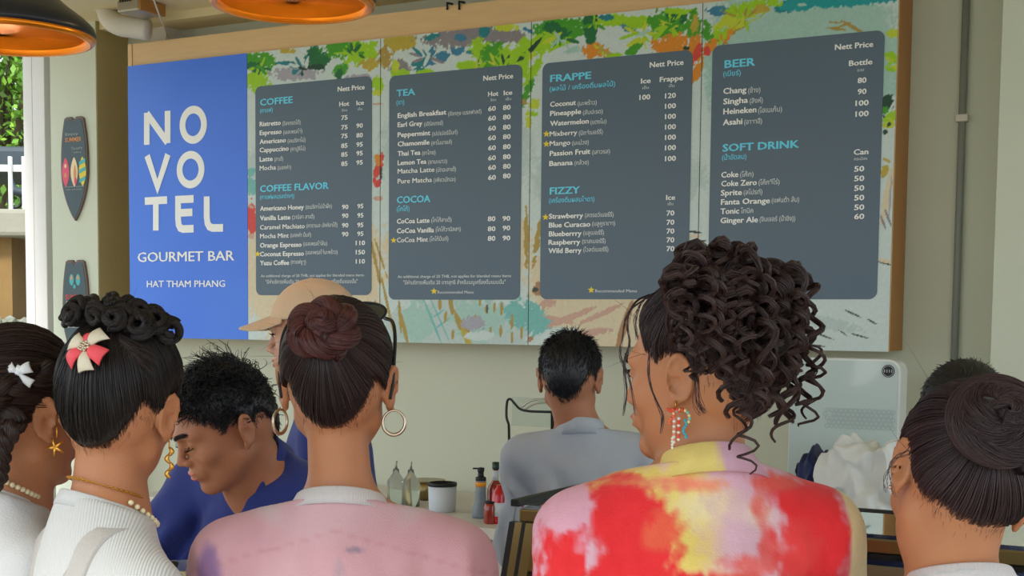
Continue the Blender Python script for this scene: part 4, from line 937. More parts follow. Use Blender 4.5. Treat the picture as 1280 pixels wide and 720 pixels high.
# ------------------------------------------------------------------ surfboard signs on the left column
def surf(px0, px1, y0, y1, label, kind):
    u0 = uv(px0, (y0 + y1) / 2, 0.004)[0]; u1 = uv(px1, (y0 + y1) / 2, 0.004)[0]; xm = (px0 + px1) / 2
    v1 = uv(xm, y0, 0.004)[1]; v0 = uv(xm, y1, 0.004)[1]; uc = (u0 + u1) / 2; w = (u1 - u0) / 2; h = v1 - v0
    t = empty('surfboard_sign', wp(uc, v0, 0.0), label, 'sign')
    def outline(k, gap=0.0):
        pts = []
        for a in np.linspace(0, 1, 22):
            ww = w * k * (math.sin(math.pi * min(a, 0.5) ** 0.85 / 0.5 ** 0.85 / 2) if a < 0.5 else (1 - 0.30 * ((a - .5) / .5) ** 2.5))
            pts.append((ww, a * h * 0.985 * (1 if k > .99 else 1) + (1 - k) * h * 0.12))
        top = [(w * k * 0.52, h * 1.0), (w * k * 0.22, h * 1.0), (0.0, h * 0.965)]
        right = pts + top; left = [(-x, y) for x, y in right[::-1][1:]]
        return (right + left)[:-1] if abs(right[0][0]) < 1e-9 else right + left
    O = wp(uc, v0, 0.0)
    fixn(MB().prism(outline(1.0), 0.012, O, WU, WZ, WN).build('board', M['slatebrown'], t, False, t.location))
    fixn(MB().prism([(x * 0.90, y * 0.955 + h * 0.02) for x, y in outline(1.0)], 0.002, O + WN * 0.0119, WU, WZ, WN).build('face', M['slateblue'], t, False, t.location))
    P = O + WN * 0.0143
    def ov(cx, cy, rx, ry, n=18): a = np.linspace(0, 2 * np.pi, n, endpoint=False); return [(cx * w + rx * w * math.cos(k), cy * h + ry * h * math.sin(k)) for k in a]
    def pt(name, poly, m, e=0.0): fixn(MB().prism(poly, 0.0006, P + WN * e, WU, WZ, WN).build(name, M[m], t, False, t.location))
    def tx(s, cx, cy, hw, hh, m):
        V, F = curve_text(s, 0.02); V = V[:, :2]; mn = V.min(0); mx = V.max(0); V = (V - (mn + mx) / 2) / (mx - mn) * [hw * 2 * w, hh * 2 * h] + [cx * w, cy * h]
        fixn(MB().add(np.array([P + WN * 0.0012 + WU * x + WZ * y for x, y in V]), F).build('lettering', M[m], t, False, t.location))
    def lens(cx, cy, rx, ry): return [(cx * w + rx * w * math.sin(math.pi * a) ** 0.8, (cy - ry + 2 * ry * a) * h) for a in np.linspace(0.02, 0.98, 12)] + [(cx * w - rx * w * math.sin(math.pi * a) ** 0.8, (cy - ry + 2 * ry * a) * h) for a in np.linspace(0.98, 0.02, 12)]
    if kind == 0:
        tx('SUMMER', 0, 0.78, 0.62, 0.022, 'p_org'); tx('Enjoy', -0.1, 0.83, 0.5, 0.016, 'p_grey'); tx('The surf is', 0.25, 0.695, 0.42, 0.014, 'p_grey'); tx('calling', 0.3, 0.655, 0.3, 0.010, 'p_grey')
        for cx, a, b in ((-0.62, 'p_pink', 'p_org'), (0.03, 'p_cream', 'p_org'), (0.66, 'p_yel', 'p_teal')):
            pt('painted_surfboard', lens(cx, 0.47, 0.27, 0.145), a)
            if a == 'p_yel':
                for q in (0.38, 0.47, 0.55): pt('stripe', [((cx - .24) * w, (q - .02) * h), ((cx + .24) * w, (q + 0.01) * h), ((cx + .22) * w, (q + .045) * h), ((cx - .24) * w, (q + .015) * h)], b, 0.0007)
            elif a == 'p_cream': pt('stripe', lens(cx + 0.06, 0.45, 0.10, 0.09), b, 0.0007); pt('stripe', lens(cx + 0.1, 0.38, 0.1, 0.04), 'p_pink', 0.0009)
            else: pt('stripe', ov(cx, 0.44, 0.1, 0.025), b, 0.0007); pt('stripe', ov(cx, 0.53, 0.08, 0.02), 'p_cream', 0.0007)
        pt('rule', [(-.75 * w, .325 * h), (.75 * w, .325 * h), (.75 * w, .33 * h), (-.75 * w, .33 * h)], 'p_grey'); tx('relax and enjoy', 0, 0.30, 0.6, 0.010, 'p_grey')
    else:
        for s in (-1, 1): pt('painted_sandal', ov(0.02 + s * 0.25, 0.81, 0.17, 0.055), 'p_teal'); pt('strap', ov(0.02 + s * 0.25, 0.83, 0.09, 0.02), 'p_org', 0.0007)
        pt('painted_sandal', ov(-0.02, 0.745, 0.10, 0.02), 'p_teal')
        tx('SUMMER', 0, 0.645, 0.72, 0.024, 'p_red'); tx('SERVICE', 0, 0.585, 0.68, 0.022, 'p_cream')
        pt('rule', [(-.75 * w, .35 * h), (.75 * w, .35 * h), (.75 * w, .36 * h), (-.75 * w, .36 * h)], 'p_grey')
for k, c in dict(slatebrown=(110, 94, 88), slateblue=(74, 92, 100), p_org=(214, 150, 104), p_grey=(150, 160, 160), p_pink=(226, 90, 120), p_cream=(236, 214, 170), p_yel=(226, 206, 70), p_teal=(80, 180, 184), p_red=(206, 80, 74)).items():
    M[k] = mat('print_' + k, c, 0.6, 0.06, 8)
surf(78, 111, 146, 276, 'dark surfboard-shaped sign painted with three small surfboards, upper one on the column', 0)
surf(80, 112, 325, 455, 'dark surfboard-shaped sign with sandals and red lettering, lower one on the column', 1)

# ------------------------------------------------------------------ the back counter and what stands on it
CZ = 0.86
t = empty('back_counter', wp(2.6, 0, 0.2), 'long pale back counter along the wall below the menu board', 'counter')
wbox(MB(), 0.6, ucr - 0.01, CZ - 0.04, CZ, -0.19, 0.62, 0.004).build('worktop', M['whitep'], t, False, t.location)
for k in range(4):
    a = 0.62 + k * 0.795; wbox(MB(), a, min(a + 0.785, ucr - 0.02), 0.08, CZ - 0.042, -0.18, 0.585, 0.003).build('cabinet_front', M['whitep'], t, False, t.location)
wbox(MB(), 0.64, ucr - 0.03, 0, 0.08, -0.18, 0.54).build('plinth', M['grey'], t, False, t.location)
def bottle(px, n, ytop, prof, m, label, extras=(), R=0.03, name='bottle', cat='bottle', group=None):
    u = uv(px, 600, n)[0]; v1 = uv(px, ytop, n)[1]; h = v1 - CZ; c = wp(u, CZ, n)
    t = empty(name, c, label, cat, group)
    mb = MB(); mb.lathe([(0, 0.0)] + [(a * R, b * h) for a, b in prof], c, 28); mb.build('body', M[m], t, True, c)
    for (nm, prof2, m2) in extras:
        if callable(prof2): prof2(t, c, h, R)
        else: mb = MB(); mb.lathe([(a * R, b * h) for a, b in prof2], c, 28); mb.build(nm, M[m2], t, True, c)
    return t
M['sauce'] = mat('grey_plastic_bottle', (122, 132, 140), 0.4, 0.05); M['orange'] = mat('orange_band', (236, 150, 30), 0.5, 0.05)
M['red'] = mat('red_syrup', (196, 20, 36), 0.15, 0.1, coat=0.5); M['redbrown'] = mat('amber_red_liquor', (150, 48, 34), 0.12, 0.2, coat=0.6)
M['label'] = mat('paper_label', (206, 214, 222), 0.6, 0.05); M['clear'] = mat('clear_bottle_glass', (224, 232, 228), 0.05, 0.0, trans=0.9, ior=1.3); M['dkgreen'] = mat('green_cap', (26, 58, 46), 0.4, 0.1)
def pump(t, c, h, R):
    mb = MB(); mb.lathe([(R * .95, h * .74), (R * .95, h * .80), (R * .55, h * .82), (R * .5, h * .90), (R * .62, h * .92), (R * .62, h * .99), (0, h)], c, 24)
    mb.box(c + np.array([-R * 0.7, 0, h * 0.975]), (R * 1.5, R * .35, h * .03), None, 0.001); mb.build('pump_cap', M['blackm'], t, True, c)
bottle(601, 0.42, 584, [(1.45, 0.0), (1.5, 0.05), (1.42, 0.18), (0.98, 0.36), (0.92, 0.5), (0.92, 0.75), (0, 0.76)], 'sauce', 'grey pump bottle with an orange band and black pump, on the back counter', [('band', [(0.935, 0.62), (0.935, 0.71)], 'orange'), ('pump_cap', pump, '')], R=0.02)
bottle(619.5, 0.36, 577, [(1.3, 0), (1.35, 0.05), (1.35, 0.50), (1.15, 0.56), (0.5, 0.66), (0.42, 0.70), (0.42, 0.9), (0, 0.91)], 'redbrown', 'amber-red bottle with a pale neck label and green cap beside the grey pump bottle', [('neck_label', [(0.5, 0.66), (0.5, 0.84)], 'label'), ('cap', [(0.55, 0.86), (0.57, 0.87), (0.57, 0.99), (0, 1.0)], 'dkgreen')], R=0.022)
bottle(624, 0.50, 606, [(1.2, 0), (1.25, 0.05), (1.25, 0.72), (0.9, 0.85), (0.45, 0.93), (0.45, 1.0), (0, 1.0)], 'red', 'bright red syrup bottle with a white label, nearest the man in the grey shirt', [('label', [(1.27, 0.2), (1.27, 0.55)], 'label')], R=0.02)
bottle(613, 0.52, 628, [(1.3, 0), (1.35, 0.05), (1.35, 0.8), (1.1, 1.0), (1.0, 1.0)], 'redbrown', 'small dark red jar standing in front of the grey pump bottle', [('lid', [(1.15, 0.96), (1.15, 1.06), (0, 1.06)], 'blackm')], R=0.016, name='jar', cat='jar')
for k, (px, yt) in enumerate(((495, 576), (513.5, 577))):
    def spout(t, c, h, R):
        mb = MB(); mb.tube([c + [0, 0, h * .8], c + [0, 0, h * .92], c + [0.003, 0, h]], [0.006, 0.004, 0.0025], 10); mb.build('pourer', M['steel'], t, True, c)
    bottle(px, 0.3, yt, [(1.3, 0), (1.3, 0.55), (0.5, 0.72), (0.42, 0.82), (0, 0.82)], 'clear', ('clear bottle with thin steel pourer, just right of the bun-haired woman\'s neck', 'clear bottle with thin steel pourer, second to the right of her neck')[k], [('pourer', spout, '')], R=0.026)
t0 = bottle(553, 0.35, 603, [(1.0, 0), (1.1, 0.05), (1.15, 0.9), (1.1, 0.9), (1.0, 0.1)], 'label', 'pale mug with a black rim on the back counter behind the pink shoulder', [('rim', [(1.18, 0.88), (1.2, 0.95), (1.18, 1.0), (1.08, 1.0), (1.08, 0.88)], 'blackm')], R=0.045, name='mug', cat='mug')
t0 = bottle(533, 0.10, 597, [(0.7, 0), (1.0, 0.3), (1.2, 0.85), (1.1, 0.85), (0.9, 0.3)], 'brass', 'low greenish-brown bowl on the back counter behind the pink shoulder', [('rim', [(1.22, 0.84), (1.24, 0.9), (1.1, 0.9)], 'brass')], R=0.06, name='bowl', cat='bowl')

# wire rack behind the man in grey
n = 0.40; t = empty('wire_rack', wp(uv(660, 500, n)[0], CZ, n), 'black wire rack with curved rails on the back counter beside the grey-shirted man', 'rack')
def W_(px, py, nn=n): return wp(*uv(px, py, nn), nn)
leg = lambda px, py, nn=n: [W_(px, py, nn), np.array([*(W_(px, py, nn)[:2]), CZ])]
MB().tube(spline([W_(636, 531), W_(633, 520), W_(634, 502), W_(638, 499), W_(643, 504), W_(650, 511), W_(662, 514), W_(690, 515)], 40), 0.0045, 8).build('rail', M['blackm'], t, True, t.location)
MB().tube(spline([W_(652, 509, 0.3), W_(662, 502, 0.3), W_(676, 499, 0.3), W_(692, 500, 0.3)], 20), 0.004, 8).build('rail', M['silver'], t, True, t.location)
MB().tube(spline([W_(655, 512, 0.32), W_(668, 505, 0.32), W_(682, 503, 0.32), W_(694, 503, 0.32)], 20), 0.004, 8).build('rail', M['silver'], t, True, t.location)
MB().tube([W_(636, 531), [*(W_(640, 531)[:2]), CZ]], 0.0045, 8).build('leg', M['blackm'], t, True, t.location)
MB().tube([W_(692, 500, 0.3), [*(W_(692, 500, 0.3)[:2]), CZ]], 0.0045, 8).build('leg', M['blackm'], t, True, t.location)
MB().tube([W_(690, 515), [*(W_(690, 515)[:2]), CZ]], 0.0045, 8).build('leg', M['blackm'], t, True, t.location)
pl = MB(); pl.prism([(0, 0), (0.16, 0), (0.16, 0.10), (0, 0.10)], 0.002, W_(640, 532), WU, WZ, WN); pl.build('clear_panel', M['clear'], t, False, t.location)

# the pale appliance at the right with its round badge
n0 = 0.22
ul, ur = uv(983, 560, n0)[0], uv(1121.5, 560, n0)[0]; vt = uv(1060, 448.5, n0)[1]
t = empty('appliance', wp((ul + ur) / 2, CZ, n0 - 0.15), 'pale glossy upright appliance with rounded corners and a round black badge, under the board', 'appliance')
M['appl'] = mat('pale_mint_gloss', (196, 212, 210), 0.12, 0.02, 1, coat=0.6); M['applside'] = mat('white_appliance_side', (222, 226, 222), 0.3, 0.02)
def rrect(u0, u1, v0, v1, r, lowr=None):
    P = []
    for (ax, ay, s0, rr) in ((u1 - r, v1 - r, 0, r), (u0 + r, v1 - r, 90, r), (u0 + (lowr or r), v0 + (lowr or r), 180, lowr or r), (u1 - (lowr or r), v0 + (lowr or r), 270, lowr or r)):
        for a in range(0, 91, 10): P.append((ax + rr * math.cos(D(s0 + a)), ay + rr * math.sin(D(s0 + a))))
    return P
fixn(MB().prism(rrect(ul, ur, CZ, vt, 0.04, 0.01), 0.09, WL + WN * (n0 - 0.11), WU, WZ, WN).build('housing', M['applside'], t, False, t.location))
fixn(MB().prism(rrect(ul + 0.004, ur - 0.008, CZ + 0.004, vt - 0.006, 0.036, 0.01), 0.006, WL + WN * (n0 - 0.0205), WU, WZ, WN).build('front_glass', M['appl'], t, False, t.location))
bu, bv = uv(1109, 464, n0)
def disc(mb, u, v, r, n, th=0.002, k=32): return mb.prism([(u + r * math.cos(a), v + r * math.sin(a)) for a in np.linspace(0, 2 * np.pi, k, endpoint=False)], th, WL + WN * n, WU, WZ, WN)
b = fixn(disc(MB(), bu, bv, 0.020, n0 - 0.0146).build('badge', M['blackm'], t, False, t.location))
rg = MB(); a = np.linspace(0, 2 * np.pi, 40, endpoint=False); rg.tube([wp(bu + 0.0165 * math.cos(k), bv + 0.0165 * math.sin(k), n0 - 0.0122) for k in a], 0.0007, 6, True); rg.build('badge_ring', M['label'], t, True, t.location)
V, F = curve_text('I I I I', 0.02); V = V[:, :2]; V = (V - (V.min(0) + V.max(0)) / 2) / (V.max(0) - V.min(0)) * [0.024, 0.009]
fixn(MB().add(np.array([wp(bu + x, bv + y, n0 - 0.0120) for x, y in V]), F).build('badge_mark', M['label'], t, False, t.location))
M['hex'] = mat('hexagon_print', (166, 182, 182), 0.3, 0.03)
hx = MB(); s_ = 0.0085
for j in range(5):
    for i in range(22):
        u_ = uv(1124, 525, n0)[0] - 0.022 - i * s_ * 1.78 - (j % 2) * s_ * 0.89; v_ = uv(1090, 525, n0)[1] + (j - 2) * s_ * 1.54
        if u_ < ul + 0.12: continue
        if i > 12 and rng.random() < (i - 12) * 0.17: continue
        o_ = [(u_ + s_ * 0.9 * math.cos(D(30 + 60 * k)), v_ + s_ * 0.9 * math.sin(D(30 + 60 * k))) for k in range(6)]; i_ = [(u_ + s_ * 0.62 * math.cos(D(30 + 60 * k)), v_ + s_ * 0.62 * math.sin(D(30 + 60 * k))) for k in range(6)]
        V = [wp(x, y, n0 - 0.0138) for x, y in o_ + i_]; hx.add(np.array(V), [(k, (k + 1) % 6, 6 + (k + 1) % 6, 6 + k) for k in range(6)])
o = fixn(hx.build('hexagon_pattern', M['hex'], t, False, t.location)); o['kind'] = 'stuff'

# crumpled cloths heaped on the back counter
def heap(px0, px1, ytop, n, name, label, m, seed, depth=0.11, zb=None, shear=0.0, res=0.006):
    ua = uv(px0, 600, n)[0]; ub = uv(px1, 600, n)[0]; vt = uv((px0 + px1) / 2, ytop, n)[1]; zb = zb or CZ
    c = wp((ua + ub) / 2, (vt + zb) / 2, n - 0.02); hw = (ub - ua) / 2; hh = (vt - zb) / 2
    def fn(P):
        q = (P - c) @ np.stack([WU, WN, WZ], -1); x = q[:, 0] / hw; z = q[:, 2] / hh
        prof = 0.90 + 0.08 * np.sin(x * 5 + seed) + 0.08 * np.sin(x * 11 + seed * 2)
        d = np.maximum(np.maximum(np.abs(q[:, 0] + shear * q[:, 2]) - hw * (1.0 - 0.10 * np.clip(z, 0, 1) ** 2 - 0.05 * np.sin(z * 6 + seed)), q[:, 2] - hh * (prof - 0.25 * np.abs(x) ** 3)), np.abs(q[:, 1]) - depth * (0.9 - 0.3 * np.clip(z, -1, 1)))
        d = smax(np.abs(q[:, 0] + shear * q[:, 2]) - hw * 0.93, smax(q[:, 2] - hh * (prof - 0.22 * np.abs(x) ** 3), np.abs(q[:, 1]) - depth * (0.85 - 0.25 * np.clip(z, -1, 1)), 0.05), 0.06)
        w = fbm(q * np.array([10, 10, 6]) + seed, 2) * 0.05
        f = 1 - np.abs(fbm((q + w[:, None]) * np.array([13, 9, 8]) + seed * 3, 3)) * 2.6
        return np.maximum((d - 0.024 * f) * 0.75, zb - P[:, 2] + 0.001)
    lo = c - [hw + .16, hw + .16, hh + .1]; hi = c + [hw + .16, hw + .16, hh + .1]
    V, F = surface(fn, *[spaced(lo[k], hi[k], [], res) for k in range(3)], slack=2.2)
    return tag(mesh_obj(name, V, F, m, None, True), label, 'cloth')
M['cloth_w'] = mat('white_cotton', (226, 228, 226), 0.85, 0.04, 10, 0.2, 300, sheen=0.2); M['cloth_n'] = mat('navy_cotton', (26, 38, 84), 0.85, 0.08, 10, 0.2, 300, sheen=0.2)
heap(1027, 1124, 551, 0.46, 'white_cloth', 'crumpled white cloth heaped up in front of the pale appliance', M['cloth_w'], 3.1, 0.12)
heap(996, 1038, 566, 0.36, 'navy_cloth', 'crumpled navy cloth half hidden left of the white cloth heap', M['cloth_n'], 1.2, 0.08)

# ------------------------------------------------------------------ glass display case and service counter
ZT = 1.22
ub_, nb_ = uvn_z(1100, 639, ZT); ul_, nl_ = uvn_z(712, 608, ZT); uf_, nf_ = uvn_z(648, 631, ZT)
NB, NF, UL = (nb_ + nl_) / 2, nf_, (ul_ + uf_) / 2 + 0.012
UR = UL + 2.3
t = empty('display_case', wp((UL + UR) / 2, 0, (NB + NF) / 2), 'glass-topped display case with brass-coloured frame behind the tie-dyed shirt', 'display case')
def cb(name, m, *a, bev=0.0): return wbox(MB(), *a, bev).build(name, M[m], t, False, t.location)
cb('cabinet', 'whitep', UL, UR, 0.0, 0.86, NB, NF + 0.10)
cb('shelf', 'steel', UL + 0.02, UR, 0.86, 0.88, NB, NF + 0.10)
cb('top_frame', 'blackm', UL - 0.006, UL + 0.012, ZT - 0.004, ZT + 0.009, NB, NF, bev=0.002)
cb('top_frame', 'blackm', UL, UR, ZT - 0.012, ZT + 0.002, NB, NB + 0.014, bev=0.002)
cb('top_glass', 'glass', UL + 0.012, UR, ZT - 0.006, ZT - 0.001, NB + 0.014, NF - 0.01)
cb('front_rail', 'brass', UL + 0.012, UR, ZT - 0.030, ZT - 0.008, NF - 0.014, NF, bev=0.002)
cb('front_rail', 'blackm', UL + 0.012, UR, ZT - 0.040, ZT - 0.031, NF - 0.010, NF + 0.002)
SL = 0.10; zlo = 0.88
def sloped(u0, u1, f0, f1, th):             # a member in the slanted front plane between heights fractions f0..f1
    P0 = lambda u, f, o: wp(u, ZT - 0.03 + (zlo - ZT + 0.03) * f, NF + SL * f + o)
    V = [P0(u0, f0, 0), P0(u1, f0, 0), P0(u1, f1, 0), P0(u0, f1, 0), P0(u0, f0, th), P0(u1, f0, th), P0(u1, f1, th), P0(u0, f1, th)]
    return MB().add(np.array(V), [(0, 1, 2, 3), (4, 7, 6, 5), (0, 4, 5, 1), (1, 5, 6, 2), (2, 6, 7, 3), (3, 7, 4, 0)])
fixn(sloped(UL + 0.04, UR, 0.0, 1.0, 0.005).build('front_glass', M['glass'], t, False, t.location))
for (a, b, f0, f1, m) in ((0.0, 0.012, 0, 1, 'blackm'), (0.012, 0.026, 0, 1, 'brass'), (0.026, 0.034, 0, 1, 'blackm'), (0.034, 0.052, 0.0, 1, 'brass')):
    fixn(sloped(UL + a, UL + b, f0, f1, 0.014).build('post', M[m], t, False, t.location))
for (f0, f1, m) in ((0.16, 0.26, 'brass'), (0.27, 0.30, 'blackm')):
    fixn(sloped(UL + 0.05, UR, f0, f1, 0.010).build('front_rail', M[m], t, False, t.location))
for k in (0.75, 1.5): fixn(sloped(UL + k, UL + k + 0.016, 0, 1, 0.012).build('post', M['brass'], t, False, t.location))
V = [wp(UL + 0.004, ZT, NB), wp(UL + 0.004, ZT, NF), wp(UL + 0.004, zlo, NF + SL), wp(UL + 0.004, zlo, NB)]
V += [v + WU * 0.004 for v in V]
fixn(MB().add(np.array(V), [(0, 1, 2, 3), (4, 7, 6, 5), (0, 4, 5, 1), (1, 5, 6, 2), (2, 6, 7, 3), (3, 7, 4, 0)]).build('side_glass', M['glass'], t, False, t.location))
cb('back_panel', 'steel', UL + 0.02, UR, zlo, ZT - 0.10, NB, NB + 0.01)
cb('inner_shelf', 'wood', UL + 0.06, UR, 1.06, 1.075, NB + 0.02, NF - 0.02)
M['bread'] = mat('baked_crust', (206, 140, 66), 0.6, 0.25, 18, 0.3, 60)
for k in range(9):
    c = wp(UL + 0.16 + k * 0.19, 1.0755, (NB + NF) / 2)
    V, F = surface(lambda P: (sell((P - c - [0, 0, 0.024]) @ WR, (0, 0, 0), (0.062, 0.04, 0.03)) - 0.0015 * np.sin(((P - c) @ WR)[:, 0] * 160)), spaced(c[0] - .09, c[0] + .09, [], .006), spaced(c[1] - .09, c[1] + .09, [], .006), spaced(c[2] + .0, c[2] + .075, [], .006))
    tag(mesh_obj('bread_roll', V, F, M['bread'], None, True), 'golden baked roll on the shelf inside the glass display case', 'bread', 'bread rolls in the display case')
# lower service counter at the left
t = empty('service_counter', wp(UL - 1.0, 0, NF - 0.1), 'pale service counter the customers stand at, left of the display case', 'counter')
wbox(MB(), UL - 2.2, UL - 0.01, 0.915, 0.95, NB + 0.12, NF + 0.16, 0.004).build('worktop', M['whitep'], t, False, t.location)
for k in range(4): wbox(MB(), UL - 2.19 + k * 0.545, UL - 2.19 + k * 0.545 + 0.54, 0.0, 0.913, NB + 0.14, NF + 0.12, 0.003).build('front_panel', M['whitep'], t, False, t.location)
# the tumbler and black spoon by the ribbed sleeve
c = pixz(223, 720, 0.951)
c = pix(224, 704, 2.55); uu = (c - WL) @ WU; nn_ = (c - WL) @ WN; c[2] = 0.9505
t = empty('tumbler', c, 'small clear tumbler on the service counter below the navy shirt', 'glass')
hh = pix(224, 703, 2.55)[2] - c[2]
MB().lathe([(0.0, 0.004), (0.022, 0.004), (0.0275, hh), (0.029, hh), (0.024, 0.0), (0, 0)], c, 32).build('cup', M['clear'], t, True, c)
MB().lathe([(0.0, hh * .55), (0.0235, hh * .55), (0.022, 0.006), (0, 0.006)], c, 24).build('drink', M['label'], t, True, c)
a = pix(207, 712, 2.5); a2 = np.array([a[0], a[1], 0.9505])
o = MB().tube(spline([a2, a * .5 + a2 * .5 + [-.002, 0, 0], a, a + [0.012, 0.0, 0.010], a + [0.022, 0.0, 0.008]], 20), 0.006, 10).build('pump_spout', M['blackm'], None, True)
tag(o, 'black curved spout beside the tumbler at the bottom edge', 'pump')

# ------------------------------------------------------------------ outside the window
M['leaf'] = mat('green_leaf', (120, 170, 60), 0.55, 0.3, 1.2, attr='Col', trans=0.0); M['bark'] = mat('bark', (96, 84, 62), 0.85, 0.2, 12, 0.5, 30)  # plain leaf green, scaled by each tree's tint
M['conc'] = mat('weathered_concrete', (150, 146, 132), 0.85, 0.15, 4, 0.4, 20); M['soil'] = mat('ground', (140, 134, 112), 0.9, 0.15, 2, 0.3, 10)
M['stone'] = mat('rubble_stone', (138, 140, 126), 0.85, 0.18, 6, 0.4, 25); M['tarp'] = mat('dark_tarpaulin', (52, 64, 72), 0.6, 0.15, 5, 0.3, 8)
M['post'] = mat('white_rail_paint', (226, 226, 222), 0.5, 0.03); M['ochre'] = mat('ochre_post', (140, 108, 60), 0.7, 0.15)
struct('ground', MB().box((-6, 14, -0.16), (60, 60, 0.1)), M['soil'])
def out(px, py, d=9.5): return pix(px, py, d)
def obox(px0, px1, py0, py1, d, depth, name, m, label=None, cat=None, parent=None, bev=0.0, zb=None):
    a = out(px0, py1, d); b = out(px1, py0, d); z0 = a[2] if zb is None else zb
    o = MB().box(((a[0] + b[0]) / 2, a[1] + depth / 2, (z0 + b[2]) / 2), (abs(b[0] - a[0]), depth, b[2] - z0), None, bev).build(name, M[m], parent, False, parent.location if parent else None)
    if label: tag(o, label, cat)
    return o
tt = empty('terrace', out(0, 430, 9.5) * [1, 1, 0], 'raised concrete terrace with white rails seen through the window', 'terrace')
obox(-320, 120, 262, 292, 9.4, 1.6, 'slab', 'conc', parent=tt, bev=0.03)
obox(-8, 17, 290, 400, 9.6, 0.3, 'pillar', 'ochre', parent=tt, zb=0.0); obox(-120, -90, 290, 400, 9.6, 0.3, 'pillar', 'conc', parent=tt, zb=0); obox(60, 90, 290, 400, 9.6, 0.3, 'pillar', 'conc', parent=tt, zb=0)
for k, px in enumerate((-160, -110, -60, -25, 13, 30, 64, 100)): obox(px - 2.2, px + 2.2, 196, 263, 9.6, 0.03, 'rail_post', 'post', parent=tt)
obox(-300, 120, 207, 211, 9.6, 0.03, 'hand_rail', 'post', parent=tt)
for k in range(1): obox(19, 120, 292, 400, 10.35, 0.05, 'white_sheet', 'post', 'white sheet with a blue mark hung under the terrace', 'sheet', zb=0.9)
V, F = curve_text('L', 0.03); V = V[:, :2] * 0.05; q = out(29, 303, 10.33); fixn(MB().add(np.array([q + [x, 0, y] for x, y in V]), F).build('blue_mark', M['blue'], tt, False, tt.location))
o = obox(-200, 60, 183, 210, 10.2, 1.2, 'tarpaulin', 'tarp', 'dark tarpaulin awning on the terrace beyond the window', 'awning', bev=0.04)
mc = out(34, 246, 10.0); g_ = MB()
for s in (-1, 1): g_.tube([mc + [0.09 * s + 0.05 * math.cos(a), 0, -0.03 + 0.05 * math.sin(a)] for a in np.linspace(0, 2 * np.pi, 18, endpoint=False)], 0.012, 8, True)
t = empty('scooter', mc - [0, 0, 0.09], 'dark scooter parked on the terrace behind the white rail', 'scooter')
g_.build('wheel', M['blackm'], t, True, t.location)
V, F = surface(lambda P: smin(scap(P, mc + [-0.09, 0, 0.04], mc + [0.06, 0, 0.02], 0.03, 0.035), scap(P, mc + [-0.09, 0, 0.04], mc + [-0.11, 0, 0.12], 0.02, 0.012), 0.03), *[spaced(mc[k] - .2, mc[k] + .2, [], .012) for k in range(3)])
mesh_obj('scooter_body', V, F, M['tarp'], t, True, origin=t.location)
# rubble wall of single stones
wl = MB(); a = out(-60, 392, 9.0)
wl.box((a[0] + 1.2, 9.3, a[2] / 2 - 0.02), (3.6, 0.3, a[2] - 0.03)); rw = wl.build('rubble_wall', M['conc'], None); tag(rw, 'low rubble stone wall below the terrace outside', 'wall')
st0 = []
for k in range(3):
    bm = bmesh.new(); bmesh.ops.create_icosphere(bm, subdivisions=1, radius=1.0); r3 = np.random.default_rng(k)
    for v in bm.verts: v.co *= r3.uniform(0.75, 1.15)
    me = bpy.data.meshes.new('stone'); bm.to_mesh(me); bm.free(); me.materials.append(M['stone']); st0.append(me)
for i in range(16):
    for j in range(6):
        o = bpy.data.objects.new('stone', st0[(i * 3 + j) % 3]); COL.objects.link(o); o.parent = rw
        o.location = (a[0] + 0.02 + i * 0.105 + (j % 2) * 0.05, 9.15, a[2] - 0.05 - j * 0.085); o.scale = (0.056, 0.045, 0.044); o.rotation_euler = (i, j, i * j)
def tree(c, trunk_h, R, nleaf, label, seed, tint=(1, 1, 1), leaf=0.07):
    r = np.random.default_rng(seed); c = np.array(c); t = empty('tree', c, label, 'tree', 'trees beyond the terrace')
    mb = MB(); top = c + [0.2, 0, trunk_h]; mb.tube(spline([c, c + [0.1, 0, trunk_h * .5], top], 10), np.linspace(0.14, 0.07, 10), 10)
    blobs = []
    for k in range(14):
        e = top + r.normal(size=3) * [R * .6, R * .45, R * .5] + [0, 0, R * .3]; mb.tube(spline([top - [0, 0, trunk_h * .25 * r.random()], (top + e) / 2 + [0, 0, -0.1], e], 8), np.linspace(0.05, 0.012, 8), 6); blobs.append(e)
    mb.build('trunk', M['bark'], t, True, c)
    B = np.array(blobs)[r.integers(0, 14, nleaf)] + r.normal(size=(nleaf, 3)) * R * 0.26
    d1 = norm(r.normal(size=(nleaf, 3)) + [0, 0, -0.4]); d2 = norm(np.cross(d1, r.normal(size=(nleaf, 3)))); L = leaf * r.uniform(0.6, 1.4, nleaf)[:, None]
    V = np.stack([B, B + d1 * L * .5 + d2 * L * .32, B + d1 * L * 1.1, B + d1 * L * .5 - d2 * L * .32], 1).reshape(-1, 3)
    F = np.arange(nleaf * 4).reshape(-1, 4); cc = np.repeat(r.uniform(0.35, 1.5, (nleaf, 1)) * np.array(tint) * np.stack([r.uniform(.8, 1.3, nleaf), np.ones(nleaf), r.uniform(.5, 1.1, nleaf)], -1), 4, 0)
    o = mesh_obj('foliage', V, F, M['leaf'], t, False, colors=cc, origin=c); o['kind'] = 'stuff'
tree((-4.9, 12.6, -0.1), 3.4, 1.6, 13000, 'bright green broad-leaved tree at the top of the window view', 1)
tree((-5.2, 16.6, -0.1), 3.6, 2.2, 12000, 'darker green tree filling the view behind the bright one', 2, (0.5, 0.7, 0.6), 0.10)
tree((-7.0, 21.5, -0.1), 2.0, 3.2, 12000, 'dark green tree farthest behind the terrace rail', 5, (0.35, 0.55, 0.5), 0.15)
tree((-5.6, 19.0, -0.1), 0.8, 2.0, 9000, 'low dark bushy tree behind the terrace pillars', 6, (0.4, 0.55, 0.45), 0.12)
